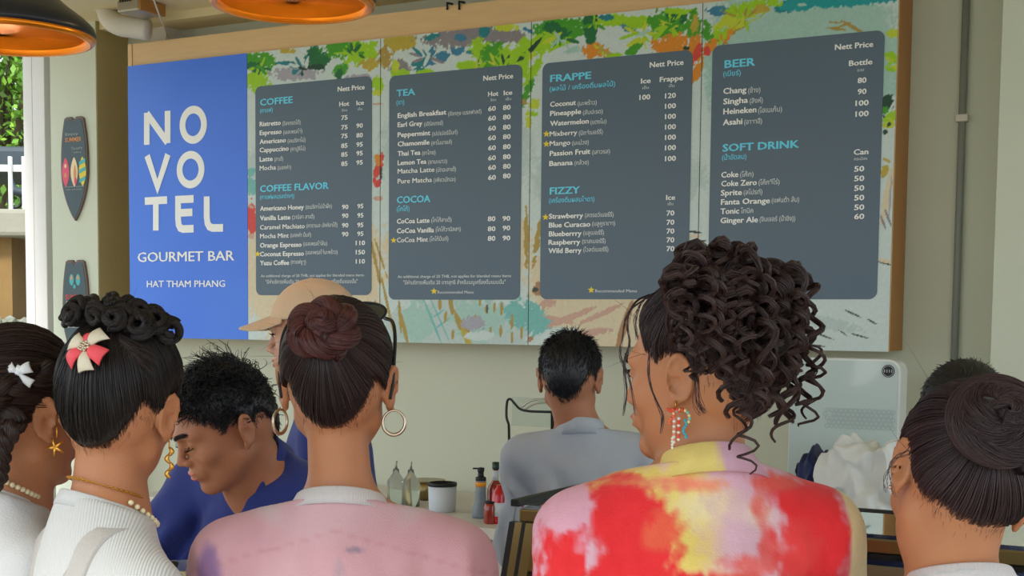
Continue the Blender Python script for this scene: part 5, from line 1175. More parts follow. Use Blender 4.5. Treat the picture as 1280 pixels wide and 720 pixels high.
# ------------------------------------------------------------------ people: garments' cloth
def cloth(name, rgb, **k): return mat(name, rgb, 0.85, 0.05, 9, 0.25, 350, sheen=0.15, **k)
M['tee_w'] = cloth('white_cotton_tee', (200, 202, 204)); M['tee_r'] = ribbed(cloth('white_ribbed_knit', (198, 200, 200)), 75, 'X', 0.55, 0.0012)
M['collar_w'] = ribbed(cloth('white_rib_collar', (208, 204, 206)), 90, 'X', 0.4, 0.001)
M['navy'] = cloth('navy_pique', (34, 52, 128)); M['navy_d'] = cloth('dark_navy_cotton', (24, 34, 76)); M['grey_s'] = cloth('pale_grey_shirting', (176, 184, 196))
M['attr_c'] = cloth('printed_cotton', (255, 255, 255), attr='Col'); M['strap'] = mat('grey_satin_strap', (176, 172, 168), 0.45, 0.05, 9, 0.2, 120, sheen=0.3)
M['trou'] = cloth('dark_trousers', (40, 42, 50)); M['trou2'] = cloth('beige_skirt_trousers', (190, 178, 160)); M['cap'] = cloth('tan_cap_twill', (206, 180, 150)); M['capd'] = cloth('tan_cap_seam', (176, 148, 118))
M['lens'] = mat('dark_lens', (24, 40, 44), 0.05, 0.02, coat=1.0); M['bow_w'] = mat('white_ribbon', (226, 230, 236), 0.5, 0.03, 20, 0.1, 200); M['bow_c'] = mat('cream_ribbon', (222, 214, 192), 0.5, 0.03, 20, 0.1, 200)
M['bow_r'] = mat('coral_ribbon', (240, 84, 96), 0.5, 0.05, 20, 0.1, 200); M['bead'] = mat('glass_beads', (255, 255, 255), 0.25, 0.03, attr='Col'); M['shell'] = mat('cream_shell_beads', (232, 222, 184), 0.4, 0.06)

def join_hairs(L): return np.concatenate(L, 0)
def coil(fig, c, ax, R, r, turns, n, m=46, shrink=0.5, rise=0.02, ph=0.0, twist=3.0, flat=1.0, up=(0, 0, 1)):
    """rope of hair wound about `ax` at local point c -> world path"""
    ax = norm(ax); a1 = norm(np.cross(ax, up) + 1e-9); a2 = np.cross(ax, a1); t = np.linspace(0, 1, m); an = ph + t * turns * 2 * np.pi
    RR = R * (1 - shrink * t)
    P = np.array(c) + (a1 * np.cos(an)[:, None] + a2 * flat * np.sin(an)[:, None]) * RR[:, None] + ax * (rise * t)[:, None]
    P = fig.H.wor(P); rr = r * (1 - 0.25 * t)
    return P, rr
def put_locks(fig, name, L, mat_, rad=0.0007, core=0.86, shell=0.72, jit=0.12):
    """L: list of (path, radius, hairs, twist). The solid cores make the part, the hairs its sub-part"""
    mb = MB()
    for (P, r, n, tw) in L: mb.tube(P, np.broadcast_to(np.asarray(r) * core, (len(P),)), 12)
    V = np.concatenate(mb.V); o = mesh_obj(name, V, mb.F, mat_, fig.root, True, colors=np.full((len(V), 3), 0.38), origin=fig.o)
    byM = {}
    for (P, r, n, tw) in L: byM.setdefault(len(P), []).append(lock(P, r, int(n), tw, shell=shell, jitter=jit))
    for k, v in byM.items():
        s = strands('hair_strands', join_hairs(v), rad, mat_, o, None); s.data.transform(Matrix.Translation(-Vector(fig.o)))
    return o
def flyaways(fig, n, mat_, kind='f', L=0.03, r=0.00025, name='stray_hairs', bias=None, m=8, nape=0.0):
    d = hair_roots(n, kind, nape)
    if bias is not None:
        d = hair_roots(n * 6, kind, nape); s = d @ norm(bias) + rng.uniform(0, 0.5, len(d)); d = d[np.argsort(-s)[:n]]
    Q0 = SC0 + d * skull_r(d)[:, None]; t = np.linspace(0, 1, m)[None, :, None]; dr = norm(d + rng.normal(size=(n, 3)) * 0.7); cv = rng.normal(size=(n, 3)) * 0.6
    Ls = (L * rng.uniform(0.3, 1.2, n))[:, None, None]
    Q = Q0[:, None] + dr[:, None] * t * Ls + cv[:, None] * (t ** 2) * Ls + d[:, None] * 0.006
    return strands(name, fig.H.wor(Q), r, mat_, fig.root, fig.o)
def nape_fuzz(fig, n, mat_, nape=0.0, kind='f'):
    """short fine hairs running from the nape hairline down the neck"""
    d = hair_roots(n * 3, kind, nape, margin=0.018, edge=0.0); Q0 = SC0 + d * skull_r(d)[:, None]; g = hairline(Q0, kind, nape); k = (g > -0.008) & (Q0[:, 1] < -0.03); d = d[k][:n]; Q0 = Q0[k][:n]
    t = np.linspace(0, 1, 6)[None, :, None]; L = rng.uniform(0.004, 0.015, len(d))[:, None, None]
    dr = norm(np.stack([-np.sign(Q0[:, 0]) * 0.3 + rng.normal(size=len(d)) * .3, 0.15 + 0 * d[:, 0], -1 + 0 * d[:, 0]], -1))
    Q = Q0[:, None] + dr[:, None] * t * L + d[:, None] * 0.0015
    return strands('nape_hairs', fig.H.wor(Q), 0.0002, mat_, fig.root, fig.o)
def short_hair(fig, n, L, flow, mat_, kind='m', m=8, r=0.0007, curl=0.0, stand=0.35, name='hair_strands', top=1.0, nape=0.0):
    d = hair_roots(n, kind, nape, 0.0); Q0 = SC0 + d * skull_r(d)[:, None]; t = np.linspace(0, 1, m)[None, :, None]
    z = np.clip((Q0[:, 2] - 0.02) / 0.08, 0, 1); Ls = (L * (0.42 + 0.58 * z * top) * rng.uniform(0.6, 1.1, n))[:, None, None]
    F_ = flow(Q0) if callable(flow) else np.broadcast_to(np.asarray(flow, float), Q0.shape)
    tang = norm(F_ - d * (F_ * d).sum(1, keepdims=True) + rng.normal(size=d.shape) * 0.18)
    cl = np.stack([fbm(Q0 * 30 + k * 7, 2) for k in range(3)], -1) * curl
    Q = Q0[:, None] + d[:, None] * (0.004 + stand * Ls * np.sin(np.minimum(t * 2.2, 2.6))) + (tang + cl)[:, None] * t * Ls
    if curl: Q = Q + curl * 0.012 * z[:, None, None] * np.stack([np.sin(t[..., 0] * 7 + cl[:, :1] * 30), np.cos(t[..., 0] * 6 + cl[:, 1:2] * 30), np.sin(t[..., 0] * 5 + cl[:, 2:] * 20)], -1) * t
    q = Q.reshape(-1, 3) - SC0; rr = np.linalg.norm(q, axis=1); dd = q / rr[:, None]; mn = skull_r(dd) + 0.004
    Q = (SC0 + dd * np.maximum(rr, mn)[:, None]).reshape(Q.shape)
    return strands(name, fig.H.wor(Q), r, mat_, fig.root, fig.o)
def hoop(fig, local, R, r, yaw, m, name='hoop_earring', wide=1.0):
    c = fig.H.wor(np.array(local, float)); a = np.linspace(0, 2 * np.pi, 40, endpoint=False); u = np.array([math.cos(D(yaw)), math.sin(D(yaw)), 0])
    P = c + np.array([0, 0, -R]) + np.cos(a)[:, None] * u * R * 0.92 + np.sin(a)[:, None] * np.array([0, 0, 1.0]) * R
    mb = MB(); mb.tube(P, r * (1 + 0.6 * wide * (0.5 - 0.5 * np.sin(a))), 10, True); mb.tube([c + [0, 0, 0.004], c + [0, 0, -0.002]], r * .5, 6)
    return mb.build(name, m, fig.root, True, origin=fig.o)
def fabric_strap(fig, pts, w, m, g=0.02, name='strap', th=0.003, sgn=-1, cut=None):
    """flat band laid on the back (sgn -1) or chest (+1): pts are (x, z) in the torso frame"""
    C = spline([(x, z, 0) for x, z in pts], 30)[:, :2]; T = norm(np.gradient(C, axis=0)); Nn = np.stack([-T[:, 1], T[:, 0]], -1); k = 7
    G = C[:, None] + Nn[:, None] * (np.linspace(-.5, .5, k) * w)[None, :, None]; G = G.reshape(-1, 2)
    lo = np.zeros(len(G)); hi = np.full(len(G), 0.3)
    for _ in range(14):
        md = (lo + hi) / 2; q = np.stack([G[:, 0], sgn * md, G[:, 1]], -1); v = fig.torso(q @ fig.T.T + fig.nb, g); lo = np.where(v < 0, md, lo); hi = np.where(v < 0, hi, md)
    y = (lo + hi) / 2
    A = np.stack([G[:, 0], sgn * (y + th), G[:, 1]], -1); B = np.stack([G[:, 0], sgn * (y - 0.004), G[:, 1]], -1); n = len(C)
    V = np.concatenate([A, B]); F = []
    id_ = lambda i, j, s: s * n * k + i * k + j
    for i in range(n - 1):
        for j in range(k - 1): F.append((id_(i, j, 0), id_(i, j + 1, 0), id_(i + 1, j + 1, 0), id_(i + 1, j, 0)))
        for j in (0, k - 1): F.append((id_(i, j, 0), id_(i + 1, j, 0), id_(i + 1, j, 1), id_(i, j, 1)))
    for i in (0, n - 1):
        for j in range(k - 1): F.append((id_(i, j, 0), id_(i, j + 1, 0), id_(i, j + 1, 1), id_(i, j, 1)))
    return fixn(mesh_obj(name, V @ fig.T.T + fig.nb, F, m, fig.root, True, origin=fig.o))
def necklace(fig, m, rx, ry, z, slope, r, n, name='necklace', side=0.0, link=False, cy=-0.008, half=False):
    mb = MB(); a = np.linspace(0, 2 * np.pi, n, endpoint=False)
    for i, t in enumerate(a):
        if half and math.sin(t) < -0.15: continue
        q = np.array([rx * math.cos(t), ry * math.sin(t), 0]); q[2] = z + slope * q[1] + side * q[0]; q += [fig.nc[0] + fig.na[0] * (z - 0.02), fig.nc[1] + (cy + 0.008) + fig.na[1] * (z - 0.02), 0]; p = fig.T @ q + fig.nb
        if link:
            tn = fig.T @ np.array([-rx * math.sin(t), ry * math.cos(t), slope * ry * math.cos(t) - side * rx * math.sin(t)]); tn = norm(tn); up = norm(np.cross(tn, [1, 0.3, 0.2])) if i % 2 else norm(np.cross(tn, [0.2, 0.3, 1]))
            b = np.linspace(0, 2 * np.pi, 10, endpoint=False); mb.tube(p + np.cos(b)[:, None] * tn * r * 1.5 + np.sin(b)[:, None] * up * r, r * 0.28, 5, True)
        else: mb.lathe([(0, -r), (r * .8, -r * .6), (r, 0), (r * .8, r * .6), (0, r)], p, 8)
    return mb.build(name, m, fig.root, True, origin=fig.o)
def bow_petal(mb, c, d, nrm, L, w, th=0.003):
    """one ribbon tail or loop from c along d"""
    d = norm(d); nrm = norm(nrm - d * (nrm @ d)); s = np.cross(d, nrm); P = []
    for t in np.linspace(0, 1, 8):
        ww = w * (0.25 + 0.75 * t ** 0.7); h = 0.35 * w * math.sin(math.pi * t); P.append([c + d * L * t + s * ww * k * .5 + nrm * (h + 0.0012 + 0.15 * w * (1 - k * k)) for k in (-1, -.5, 0, .5, 1)])
    A = np.array(P); B = A - nrm * th; n, k = A.shape[:2]; V = np.concatenate([A.reshape(-1, 3), B.reshape(-1, 3)]); F = []
    for i in range(n - 1):
        for j in range(k - 1): a = i * k + j; F += [(a, a + 1, a + k + 1, a + k), (a + n * k, a + n * k + k, a + n * k + k + 1, a + n * k + 1)]
        for j in (0, k - 1): a = i * k + j; F.append((a, a + k, a + k + n * k, a + n * k))
    for i in (0, n - 1):
        for j in range(k - 1): a = i * k + j; F.append((a, a + 1, a + 1 + n * k, a + n * k))
    mb.add(V, F)
ell_ = lambda fig, q: fig.H.wor(np.array(q, float))
def on_skull(d, off): d = norm(np.asarray(d, float)); return SC0 + d * (skull_r(d[None])[0] + off)
_ear = {}

# ================================================================== 5: woman with the red-brown knotted bun, pink tee
P = Fig(Head(423, 479, 2.08, 0, 0, 0), pix(430, 640, 2.08), 0, 2, sw=0.164, label='woman in a pink tee with a red-brown knotted bun and sunglasses on her head')
P.body(M['skin_f'])
def c5(q, V):
    n1 = fbm(q * 9, 3)[:, None]; n2 = fbm(q * np.array([30, 30, 12]) + 4, 3)[:, None]
    c = np.array([214, 166, 176]) + n1 * np.array([10, 14, 12]) + n2 * 5
    yoke = np.clip((q[:, 2:] + 0.045 + 0.02 * n1 - 0.55 * np.clip(np.abs(q[:, :1]) - 0.06, 0, 1)) / 0.03, 0, 1) * np.clip((np.abs(q[:, :1]) - 0.07) / 0.04, 0.25, 1); c = c * (1 - yoke * .75) + np.array([206, 196, 198]) * yoke * .75
    for (x, z, rx, rz, col) in ((-0.055, -0.055, 0.006, 0.03, (150, 140, 160)), (0.028, -0.045, 0.012, 0.006, (120, 116, 140)), (0.006, -0.075, 0.01, 0.02, (165, 150, 168)), (-0.04, -0.13, 0.03, 0.012, (176, 160, 176)), (0.10, -0.16, 0.02, 0.03, (180, 164, 180)),
                                (-0.19, -0.10, 0.02, 0.06, (120, 96, 170)), (-0.215, -0.22, 0.02, 0.05, (96, 80, 160)), (0.05, -0.2, 0.02, 0.04, (190, 170, 184))):
        d = ((q[:, :1] - x) / rx) ** 2 + ((q[:, 2:] - z) / rz) ** 2 + n2 * 1.5 + n1; k = np.clip(1.2 - d, 0, 1) * (q[:, 1:2] < 0.03) * 0.6; c = c * (1 - k) + np.array(col) * k
    seam = np.clip(1 - np.abs(q[:, 2:] + 0.018 + 0.3 * np.abs(q[:, :1])) / 0.003, 0, 1) * 0.3; c = c * (1 - seam) + np.array([190, 120, 130]) * seam
    return lin(np.clip(c, 0, 255))
P.shirt(M['attr_c'], g=0.016, cut=0.008, slope=-0.35, sl=0.95, sr=0.060, fold=0.010, colfn=c5, name='pink_shirt', fs=(13, 13, 3.5), neck=0.070)
P.band('shirt_collar', M['collar_w'], rx=0.067, ry=0.067, z0=-0.004, z1=0.024, slope=-0.33, flare=0.018)
hair_cap(P, 0.006, mat_=M['hair_redd'], name='hair')
B5 = (-0.008, -0.098, 0.076)
sleek(P, 2600, B5, M['hair_redd'], r=0.00055, lift=0.008)
nape_fuzz(P, 400, M['hair_redd']); flyaways(P, 50, M['hair_redd'], L=0.03, r=0.00022)
bc = on_skull(np.array(B5) - SC0, 0.012); bx = np.array(B5) - SC0
L5 = []
pc, _r = coil(P, bc, bx, 0.036, 0.016, 1.02, 0, 70, 0.12, 0.008, ph=2.0, flat=0.95); T_, N_, B_ = frames(pc); tt_ = np.linspace(0, 1, 70)
for k_ in range(2):
    a_ = tt_ * 3.1 * 2 * np.pi + k_ * np.pi; L5.append((pc + N_ * (np.cos(a_) * 0.0095)[:, None] + B_ * (np.sin(a_) * 0.0095)[:, None], 0.0125 + 0.001 * np.sin(tt_ * 9), 330, 1.5))
L5.append((*coil(P, bc + norm(bx) * 0.014, bx, 0.016, 0.0135, 1.3, 0, 40, 0.6, 0.014, ph=1.0), 240, 2))
put_locks(P, 'hair_bun', L5, M['hair_red'], 0.0006)
for s in (-1, 1): hoop(P, (s * 0.0865, -0.016, -0.040), 0.0185, 0.0019, (62, 12)[(s + 1) // 2], M['silver'])
gl5 = MB()
for s in (-1, 1):
    p = [(s * 0.064, 0.072, 0.100), (s * 0.079, 0.040, 0.094), (s * 0.086, 0.005, 0.070), (s * 0.0865, -0.018, 0.030), (s * 0.0855, -0.026, 0.0), (s * 0.082, -0.030, -0.022)]
    mb = MB(); mb.tube(P.H.wor(spline(p, 24)), np.linspace(0.0032, 0.0022, 24), 8); gl5 = mb if s < 0 else gl5
    if s < 0: G5 = mb.build('sunglasses', M['blackm'], P.root, True, origin=P.o)
    else: mb.build('temple', M['blackm'], G5, True, origin=P.o)
    c = np.array([s * 0.036, 0.074, 0.108]); a = np.linspace(0, 2 * np.pi, 28, endpoint=False); R_ = rotx(-D(48)) @ roty(s * D(8))
    ring_ = np.stack([0.030 * np.cos(a), 0.004 * np.cos(a) ** 2 * -1, 0.024 * np.sin(a)], -1) @ R_.T + c
    mb = MB(); mb.tube(P.H.wor(ring_), 0.0022, 8, True); mb.build('lens_rim', M['blackm'], G5, True, origin=P.o)
    fixn(mesh_obj('lens', P.H.wor(np.concatenate([ring_, ring_ + R_ @ np.array([0, 0.0016, 0])])), [tuple(range(28)), tuple(range(55, 27, -1))] + [(i, (i + 1) % 28, 28 + (i + 1) % 28, 28 + i) for i in range(28)], M['lens'], G5, False, origin=P.o))
mb = MB(); mb.tube(P.H.wor(spline([(-0.010, 0.082, 0.110), (0, 0.086, 0.116), (0.010, 0.082, 0.110)], 8)), 0.002, 8); mb.build('bridge', M['blackm'], G5, True, origin=P.o)
P.face(); P.trousers(M['trou2'])

# ================================================================== 2: woman with the coral and cream bow
P = Fig(Head(151, 508, 2.0, -8, 6, 6, 1.0), pix(136, 664, 1.96), -48, 3, sw=0.140, bulk=0.9, label='woman seen from behind with a coral and cream bow in her black curled updo')
P.body(M['skin_f'])
P.shirt(M['tee_r'], g=0.010, cut=0.038, slope=-0.35, sl=0.6, sr=0.050, fold=0.003, name='ribbed_top', side=0.05)
P.band('shirt_collar', M['tee_w'], rx=0.057, ry=0.062, z0=0.018, z1=0.040, slope=-0.35, flare=0.008, side=0.05)
fabric_strap(P, [(0.070, 0.016), (0.068, -0.06), (0.05, -0.16), (0.03, -0.30)], 0.042, M['strap'], 0.013)
fabric_strap(P, [(-0.075, 0.002), (-0.070, -0.06), (-0.05, -0.16), (-0.02, -0.30)], 0.042, M['strap'], 0.013)
hair_cap(P, 0.007, mat_=M['hair_black'])
B2 = (-0.012, -0.050, 0.125)
sleek(P, 2800, B2, M['hair_black'], r=0.00055, lift=0.010); nape_fuzz(P, 600, M['hair_black']); flyaways(P, 50, M['hair_black'], L=0.03, r=0.00022, bias=(0.2, 0, 1))
L2 = []; r2 = np.random.default_rng(21)
for k in range(24):
    an = k * 2.4; rad = 0.004 + 0.0088 * math.sqrt(k * 2.2); c = np.array([-0.004 + rad * math.cos(an) * 1.2, -0.040 + rad * math.sin(an) * 0.8, 0.150 - rad * 0.48 + 0.004 * math.sin(k * 1.7)])
    L2.append((*coil(P, c, np.array([0.6 * math.cos(an), -0.9 + 0.3 * math.sin(an), 0.35]) + r2.normal(size=3) * 0.35, 0.0135 + 0.007 * r2.random(), 0.0058 + 0.002 * r2.random(), 1.7, 0, 48, 0.55, 0.014, ph=r2.random() * 6), 90, r2.choice([-2, 2])))
put_locks(P, 'hair_curls', L2, M['hair_black'], 0.0005)
tip = [];                                              # the spray of loose ends right of the bow
c0 = on_skull((0.026, -0.085, 0.068), 0.010)
for k in range(70):
    a = r2.normal() * 0.35; L = 0.035 + 0.025 * r2.random(); t = np.linspace(0, 1, 10)[:, None]; tip.append(c0 + np.array([0.0, 0, 0.006]) * r2.normal() + np.array([math.cos(a) * L, 0.004, -0.3 * L + math.sin(a) * L * .7]) * t + np.array([0, 0.012, -0.012]) * t ** 2)
strands('loose_ends', P.H.wor(np.array(tip)), 0.0006, M['hair_brown'], P.root, P.o)
bc = on_skull((-0.006, -0.100, 0.052), 0.016); nrm = P.H.R @ norm(np.array([-0.25, -1, 0.35])); w0 = ell_(P, bc)
X = norm(np.cross([0, 0, 1.0], -nrm)); Y = np.cross(-nrm, X)
X, Y = -X, Y if Y[2] > 0 else -Y
if X[0] < 0: X = -X
bw = None
for (an, L, w, m_) in ((158, 0.031, 0.030, 'bow_c'), (52, 0.032, 0.026, 'bow_c'), (98, 0.024, 0.020, 'bow_r'), (-78, 0.034, 0.024, 'bow_c'), (-142, 0.033, 0.026, 'bow_r'), (-22, 0.032, 0.026, 'bow_r')):
    mb = MB(); bow_petal(mb, w0, X * math.cos(D(an)) + Y * math.sin(D(an)), nrm, L, w)
    if bw is None: bw = fixn(mb.build('hair_bow', M[m_], P.root, True, origin=P.o))
    else:
        o = fixn(mb.build('ribbon_loop', M[m_], bw, True, origin=P.o))
        if m_ == 'bow_r': o['label'] = 'coral ribbon loop'
mb = MB()
for k in range(14):
    a = k * 2.4; mb.lathe([(0, -.0026), (.0022, -.0015), (.0026, 0), (.0022, .0015), (0, .0026)], w0 + nrm * 0.011 + X * 0.0022 * math.sqrt(k) * math.cos(a) + Y * 0.0022 * math.sqrt(k) * math.sin(a), 8)
mb.build('bow_centre', M['silver'], bw, True, origin=P.o)
def star_pin(fig, lc, m):                     # gold starfish drop
    c = ell_(fig, lc); mb = MB(); mb.tube([c, c + [0, 0, -0.016]], 0.0012, 6); o = mb.build('earring', m, fig.root, True, origin=fig.o)
    mb = MB(); cc = c + [-0.002, -0.002, -0.030]
    for k in range(5): a = D(40 + 72 * k); mb.tube([cc, cc + np.array([math.cos(a), 0.2, math.sin(a)]) * 0.014], [0.0032, 0.0015], 8)
    mb.build('star_drop', m, o, True, origin=fig.o)
star_pin(P, (-0.0865, -0.016, -0.042), M['gold'])
c = ell_(P, (0.0865, -0.014, -0.040)); mb = MB(); mb.tube([c, c + [0, 0, -0.012]], 0.0012, 6); o = mb.build('earring', M['gold'], P.root, True, origin=P.o)
mb = MB()
for k in range(4): mb.tube(spline([c + [0.001 * (-1) ** k, 0, -0.010 - k * .011], c + [0.004 * (-1) ** k, 0, -0.016 - k * .011], c + [-.001 * (-1) ** k, 0, -0.022 - k * .011]], 8), [0.0015, .0025, .003, .0035, .0035, .003, .0025, .0015], 8)
mb.build('leaf_drop', M['gold'], o, True, origin=P.o)
necklace(P, M['gold'], 0.051, 0.053, 0.062, -0.30, 0.0024, 84, link=True, side=0.02); necklace(P, M['shell'], 0.058, 0.066, 0.046, -0.62, 0.0042, 40, name='shell_necklace', cy=0.004, half=True)
P.face(); P.trousers(M['trou2'])

# ================================================================== 1: woman with the white bow and the plait, far left
P = Fig(Head(28, 514, 2.10, -34, 4, 2), pix(8, 640, 2.12), -55, 4, sw=0.140, bulk=0.9, label='woman at the far left with a plaited brown updo and a small white bow')
P.body(M['skin_f'])
P.shirt(M['tee_w'], g=0.012, cut=0.034, slope=-0.35, sl=0.6, sr=0.052, fold=0.004, name='white_top')
P.band('shirt_collar', M['tee_w'], rx=0.058, ry=0.062, z0=0.014, z1=0.036, slope=-0.35, flare=0.008)
fabric_strap(P, [(0.075, 0.0), (0.066, -0.06), (0.045, -0.16), (0.02, -0.30)], 0.040, M['strap'], 0.015)
fabric_strap(P, [(-0.075, 0.0), (-0.066, -0.06), (-0.045, -0.16), (-0.02, -0.30)], 0.040, M['strap'], 0.015)
hair_cap(P, 0.007, mat_=M['hair_brown']); sleek(P, 1800, (-0.03, -0.10, 0.02), M['hair_brown'], r=0.0006, lift=0.010); nape_fuzz(P, 300, M['hair_brown']); flyaways(P, 40, M['hair_brown'], L=0.04, r=0.00022)
def plait(path, R, r, waves, n, m=70):
    C, = (spline(path, m),); T, N_, B_ = frames(C); t = np.linspace(0, 1, m) * waves * 2 * np.pi; tp = np.interp(np.linspace(0, 1, m), [0, .85, 1], [1, .8, .35]); out_ = []
    for k in range(3):
        p = t + k * 2 * np.pi / 3; out_.append((C + N_ * (np.sin(p) * R * tp)[:, None] + B_ * (np.sin(2 * p) * R * 0.5 * tp)[:, None], r * tp, n, 1.5))
    return out_
put_locks(P, 'crown_plait', plait([on_skull((0.07, -0.02, 0.04), 0.008) * 0 + P.H.wor(on_skull((0.075, 0.0, 0.045), 0.012)), P.H.wor(on_skull((0.06, -0.07, 0.01), 0.016)), P.H.wor(on_skull((0.015, -0.10, -0.012), 0.018)), P.H.wor(on_skull((-0.035, -0.09, 0.0), 0.018)), P.H.wor(on_skull((-0.07, -0.05, 0.03), 0.014))], 0.011, 0.0105, 3.2, 110), M['hair_brown'], 0.0006)
q0 = P.H.wor(on_skull((-0.05, -0.09, 0.01), 0.02))
put_locks(P, 'hanging_plait', plait([q0, pix(12, 522, 2.0), pix(3, 552, 1.99), pix(-2, 585, 2.0), pix(-6, 615, 2.0)], 0.012, 0.0115, 3.2, 120), M['hair_brown'], 0.0006)
w0 = pix(25, 460, 1.985); nrm = np.array([-0.25, -1, 0.15]); nrm = norm(nrm); X = norm(np.cross(nrm, [0, 0, 1.0])); X = X if X[0] > 0 else -X; Y = np.array([0, 0, 1.0]); bw = None
w0 = ell_(P, on_skull(P.H.loc(w0) - SC0, 0.014))
for (an, L, w) in ((150, 0.020, 0.018), (28, 0.022, 0.018), (-155, 0.024, 0.014), (-35, 0.026, 0.014), (75, 0.012, 0.012)):
    mb = MB(); bow_petal(mb, w0, X * math.cos(D(an)) + Y * math.sin(D(an)), nrm, L, w); o = fixn(mb.build('hair_bow' if bw is None else 'ribbon_loop', M['bow_w'], P.root if bw is None else bw, True, origin=P.o)); bw = bw or o
mb = MB(); mb.lathe([(0, -.005), (.004, -.003), (.005, 0), (.004, .003), (0, .005)], w0 + nrm * 0.004, 12); mb.build('bow_knot', M['bow_w'], bw, True, origin=P.o)
necklace(P, M['shell'], 0.055, 0.058, 0.050, -0.45, 0.0045, 44, name='shell_necklace')
P.face(); P.trousers(M['trou2'])
# ================================================================== 7: woman with the curly high ponytail and the tie-dyed shirt
P = Fig(Head(872, 468, 1.85, 52, 4, 0), pix(872, 600, 1.85), 8, 3, sw=0.162, label='woman in a red and yellow tie-dyed shirt with a high curly dark ponytail')
P.body(M['skin_f'], res=0.0032)
def c7(q, V):
    px = project(V); x = px[:, :1]; y = px[:, 1:]; n1 = fbm(q * 26, 3)[:, None]; n2 = fbm(q * np.array([95, 95, 60]) + 3, 3)[:, None]; n3 = fbm(q * 12 + 8, 2)[:, None]
    X, Y, Z = q[:, :1], q[:, 1:2], q[:, 2:]
    back = (Y < 0.02)
    c = np.array([222, 178, 196]) + 0 * n1
    def blob(c, cx, cz, rx, rz, col, soft=1.0, j=0.55, a=0.0):
        ca, sa = math.cos(D(a)), math.sin(D(a)); dx = X - cx; dz = Z - cz; u_ = (dx * ca + dz * sa) / rx; v_ = (-dx * sa + dz * ca) / rz
        d = np.sqrt(u_ ** 2 + v_ ** 2) + j * (n1 * 0.6 + n2 * 0.6); k = np.clip((1.25 - d) / (0.5 * soft), 0, 1); return c * (1 - k) + np.array(col) * k
    yel, red, pnk, org, crm = (232, 206, 110), (238, 44, 52), (226, 168, 190), (236, 110, 70), (238, 220, 170)
    c = blob(c, -0.050, -0.06, 0.060, 0.12, yel, 1.3, .7); c = blob(c, -0.11, 0.0, 0.07, 0.018, yel); c = blob(c, 0.0, -0.15, 0.07, 0.05, crm, 1.5, .7); c = blob(c, -0.01, -0.03, 0.05, 0.03, crm, 1.6, .7)
    c = blob(c, 0.045, -0.075, 0.060, 0.07, (222, 180, 198), 1.5, .8); c = blob(c, 0.05, -0.04, 0.03, 0.02, (236, 206, 200), 1.5, .8)
    c = blob(c, -0.118, -0.045, 0.046, 0.050, red, 0.7, .5, 25); c = blob(c, -0.108, -0.115, 0.050, 0.085, red, 0.8, .7); c = blob(c, -0.075, -0.06, 0.03, 0.02, (240, 96, 70), 1.4, 1.0, 30)
    c = blob(c, -0.01, -0.125, 0.075, 0.014, (236, 96, 88), 1.5, 1.0, 12); c = blob(c, -0.06, -0.15, 0.05, 0.03, red, 1.2, .9, 30); c = blob(c, 0.03, -0.145, 0.03, 0.015, (236, 70, 74), 1.3, .9)
    c = blob(c, 0.058, -0.030, 0.014, 0.020, (234, 120, 110), 1.6, .8); c = blob(c, 0.066, -0.085, 0.016, 0.030, (234, 96, 96), 1.5, .9); c = blob(c, 0.03, -0.10, 0.035, 0.012, (234, 110, 108), 1.5, .9, -5)
    c = blob(c, 0.142, -0.070, 0.040, 0.095, red, 0.7, .5, -8); c = blob(c, 0.112, -0.115, 0.03, 0.06, (238, 66, 66), 1.2, .9); c = blob(c, 0.12, -0.02, 0.04, 0.02, red, 1.0, .7); c = blob(c, 0.15, -0.19, 0.05, 0.08, red, 0.8, .5); c = blob(c, 0.02, -0.21, 0.06, 0.03, red, 1.0, .9)
    c = blob(c, -0.04, 0.0, 0.06, 0.010, (240, 140, 110), 1.6, .8); c = blob(c, 0.10, 0.0, 0.05, 0.012, (236, 90, 80), 1.4, .8)
    # left shoulder: pale pink panel along the arm seam, tie-dyed sleeve beyond
    sl = np.clip((-X - 0.160 + 0.10 * (Z + 0.05)) / 0.006, 0, 1); c = c * (1 - sl) + np.array(pnk) * sl
    c = np.where(sl > 0.5, blob(blob(c, -0.19, -0.115, 0.045, 0.055, red, 1.3, 1.3), -0.215, -0.19, 0.045, 0.07, red, 1.0, 1.2), c)
    sr_ = np.clip((X - 0.185) / 0.006, 0, 1); c = c * (1 - sr_) + np.array(crm) * sr_
    top = np.clip((0.012 + 0.02 * n3 - np.abs(Z - 0.0)) / 0.01, 0, 1) * (X < -0.05) * 0.8; c = c * (1 - top) + np.array(yel) * top
    return lin(np.clip(c + n2 * 7, 0, 255))
P.shirt(M['attr_c'], g=0.016, cut=0.016, slope=-0.30, sl=0.95, sr=0.060, fold=0.008, res=0.005, colfn=c7, name='tie_dyed_shirt', fs=(12, 12, 4))
def cc7(V): k = np.clip((V[:, :1] - P.nc[0] + 0.004) / 0.002, 0, 1); n = fbm(V * 60, 2)[:, None] * 8; return lin(np.clip(np.array([230, 206, 120]) * (1 - k) + np.array([214, 168, 188]) * k + n, 0, 255))
P.band('shirt_collar', M['attr_c'], rx=0.060, ry=0.062, z0=-0.008, z1=0.036, slope=-0.30, flare=0.028, th=0.004, colfn=cc7, gap=0.35)
hair_cap(P, 0.006, mat_=M['hair_dark'])
B7 = (0.0, -0.060, 0.125)
sleek(P, 2600, B7, M['hair_dark'], r=0.0006, lift=0.008, wave=0.003, lift2=0.006); nape_fuzz(P, 400, M['hair_dark']); flyaways(P, 80, M['hair_dark'], L=0.04, r=0.00022)
r7 = np.random.default_rng(5)
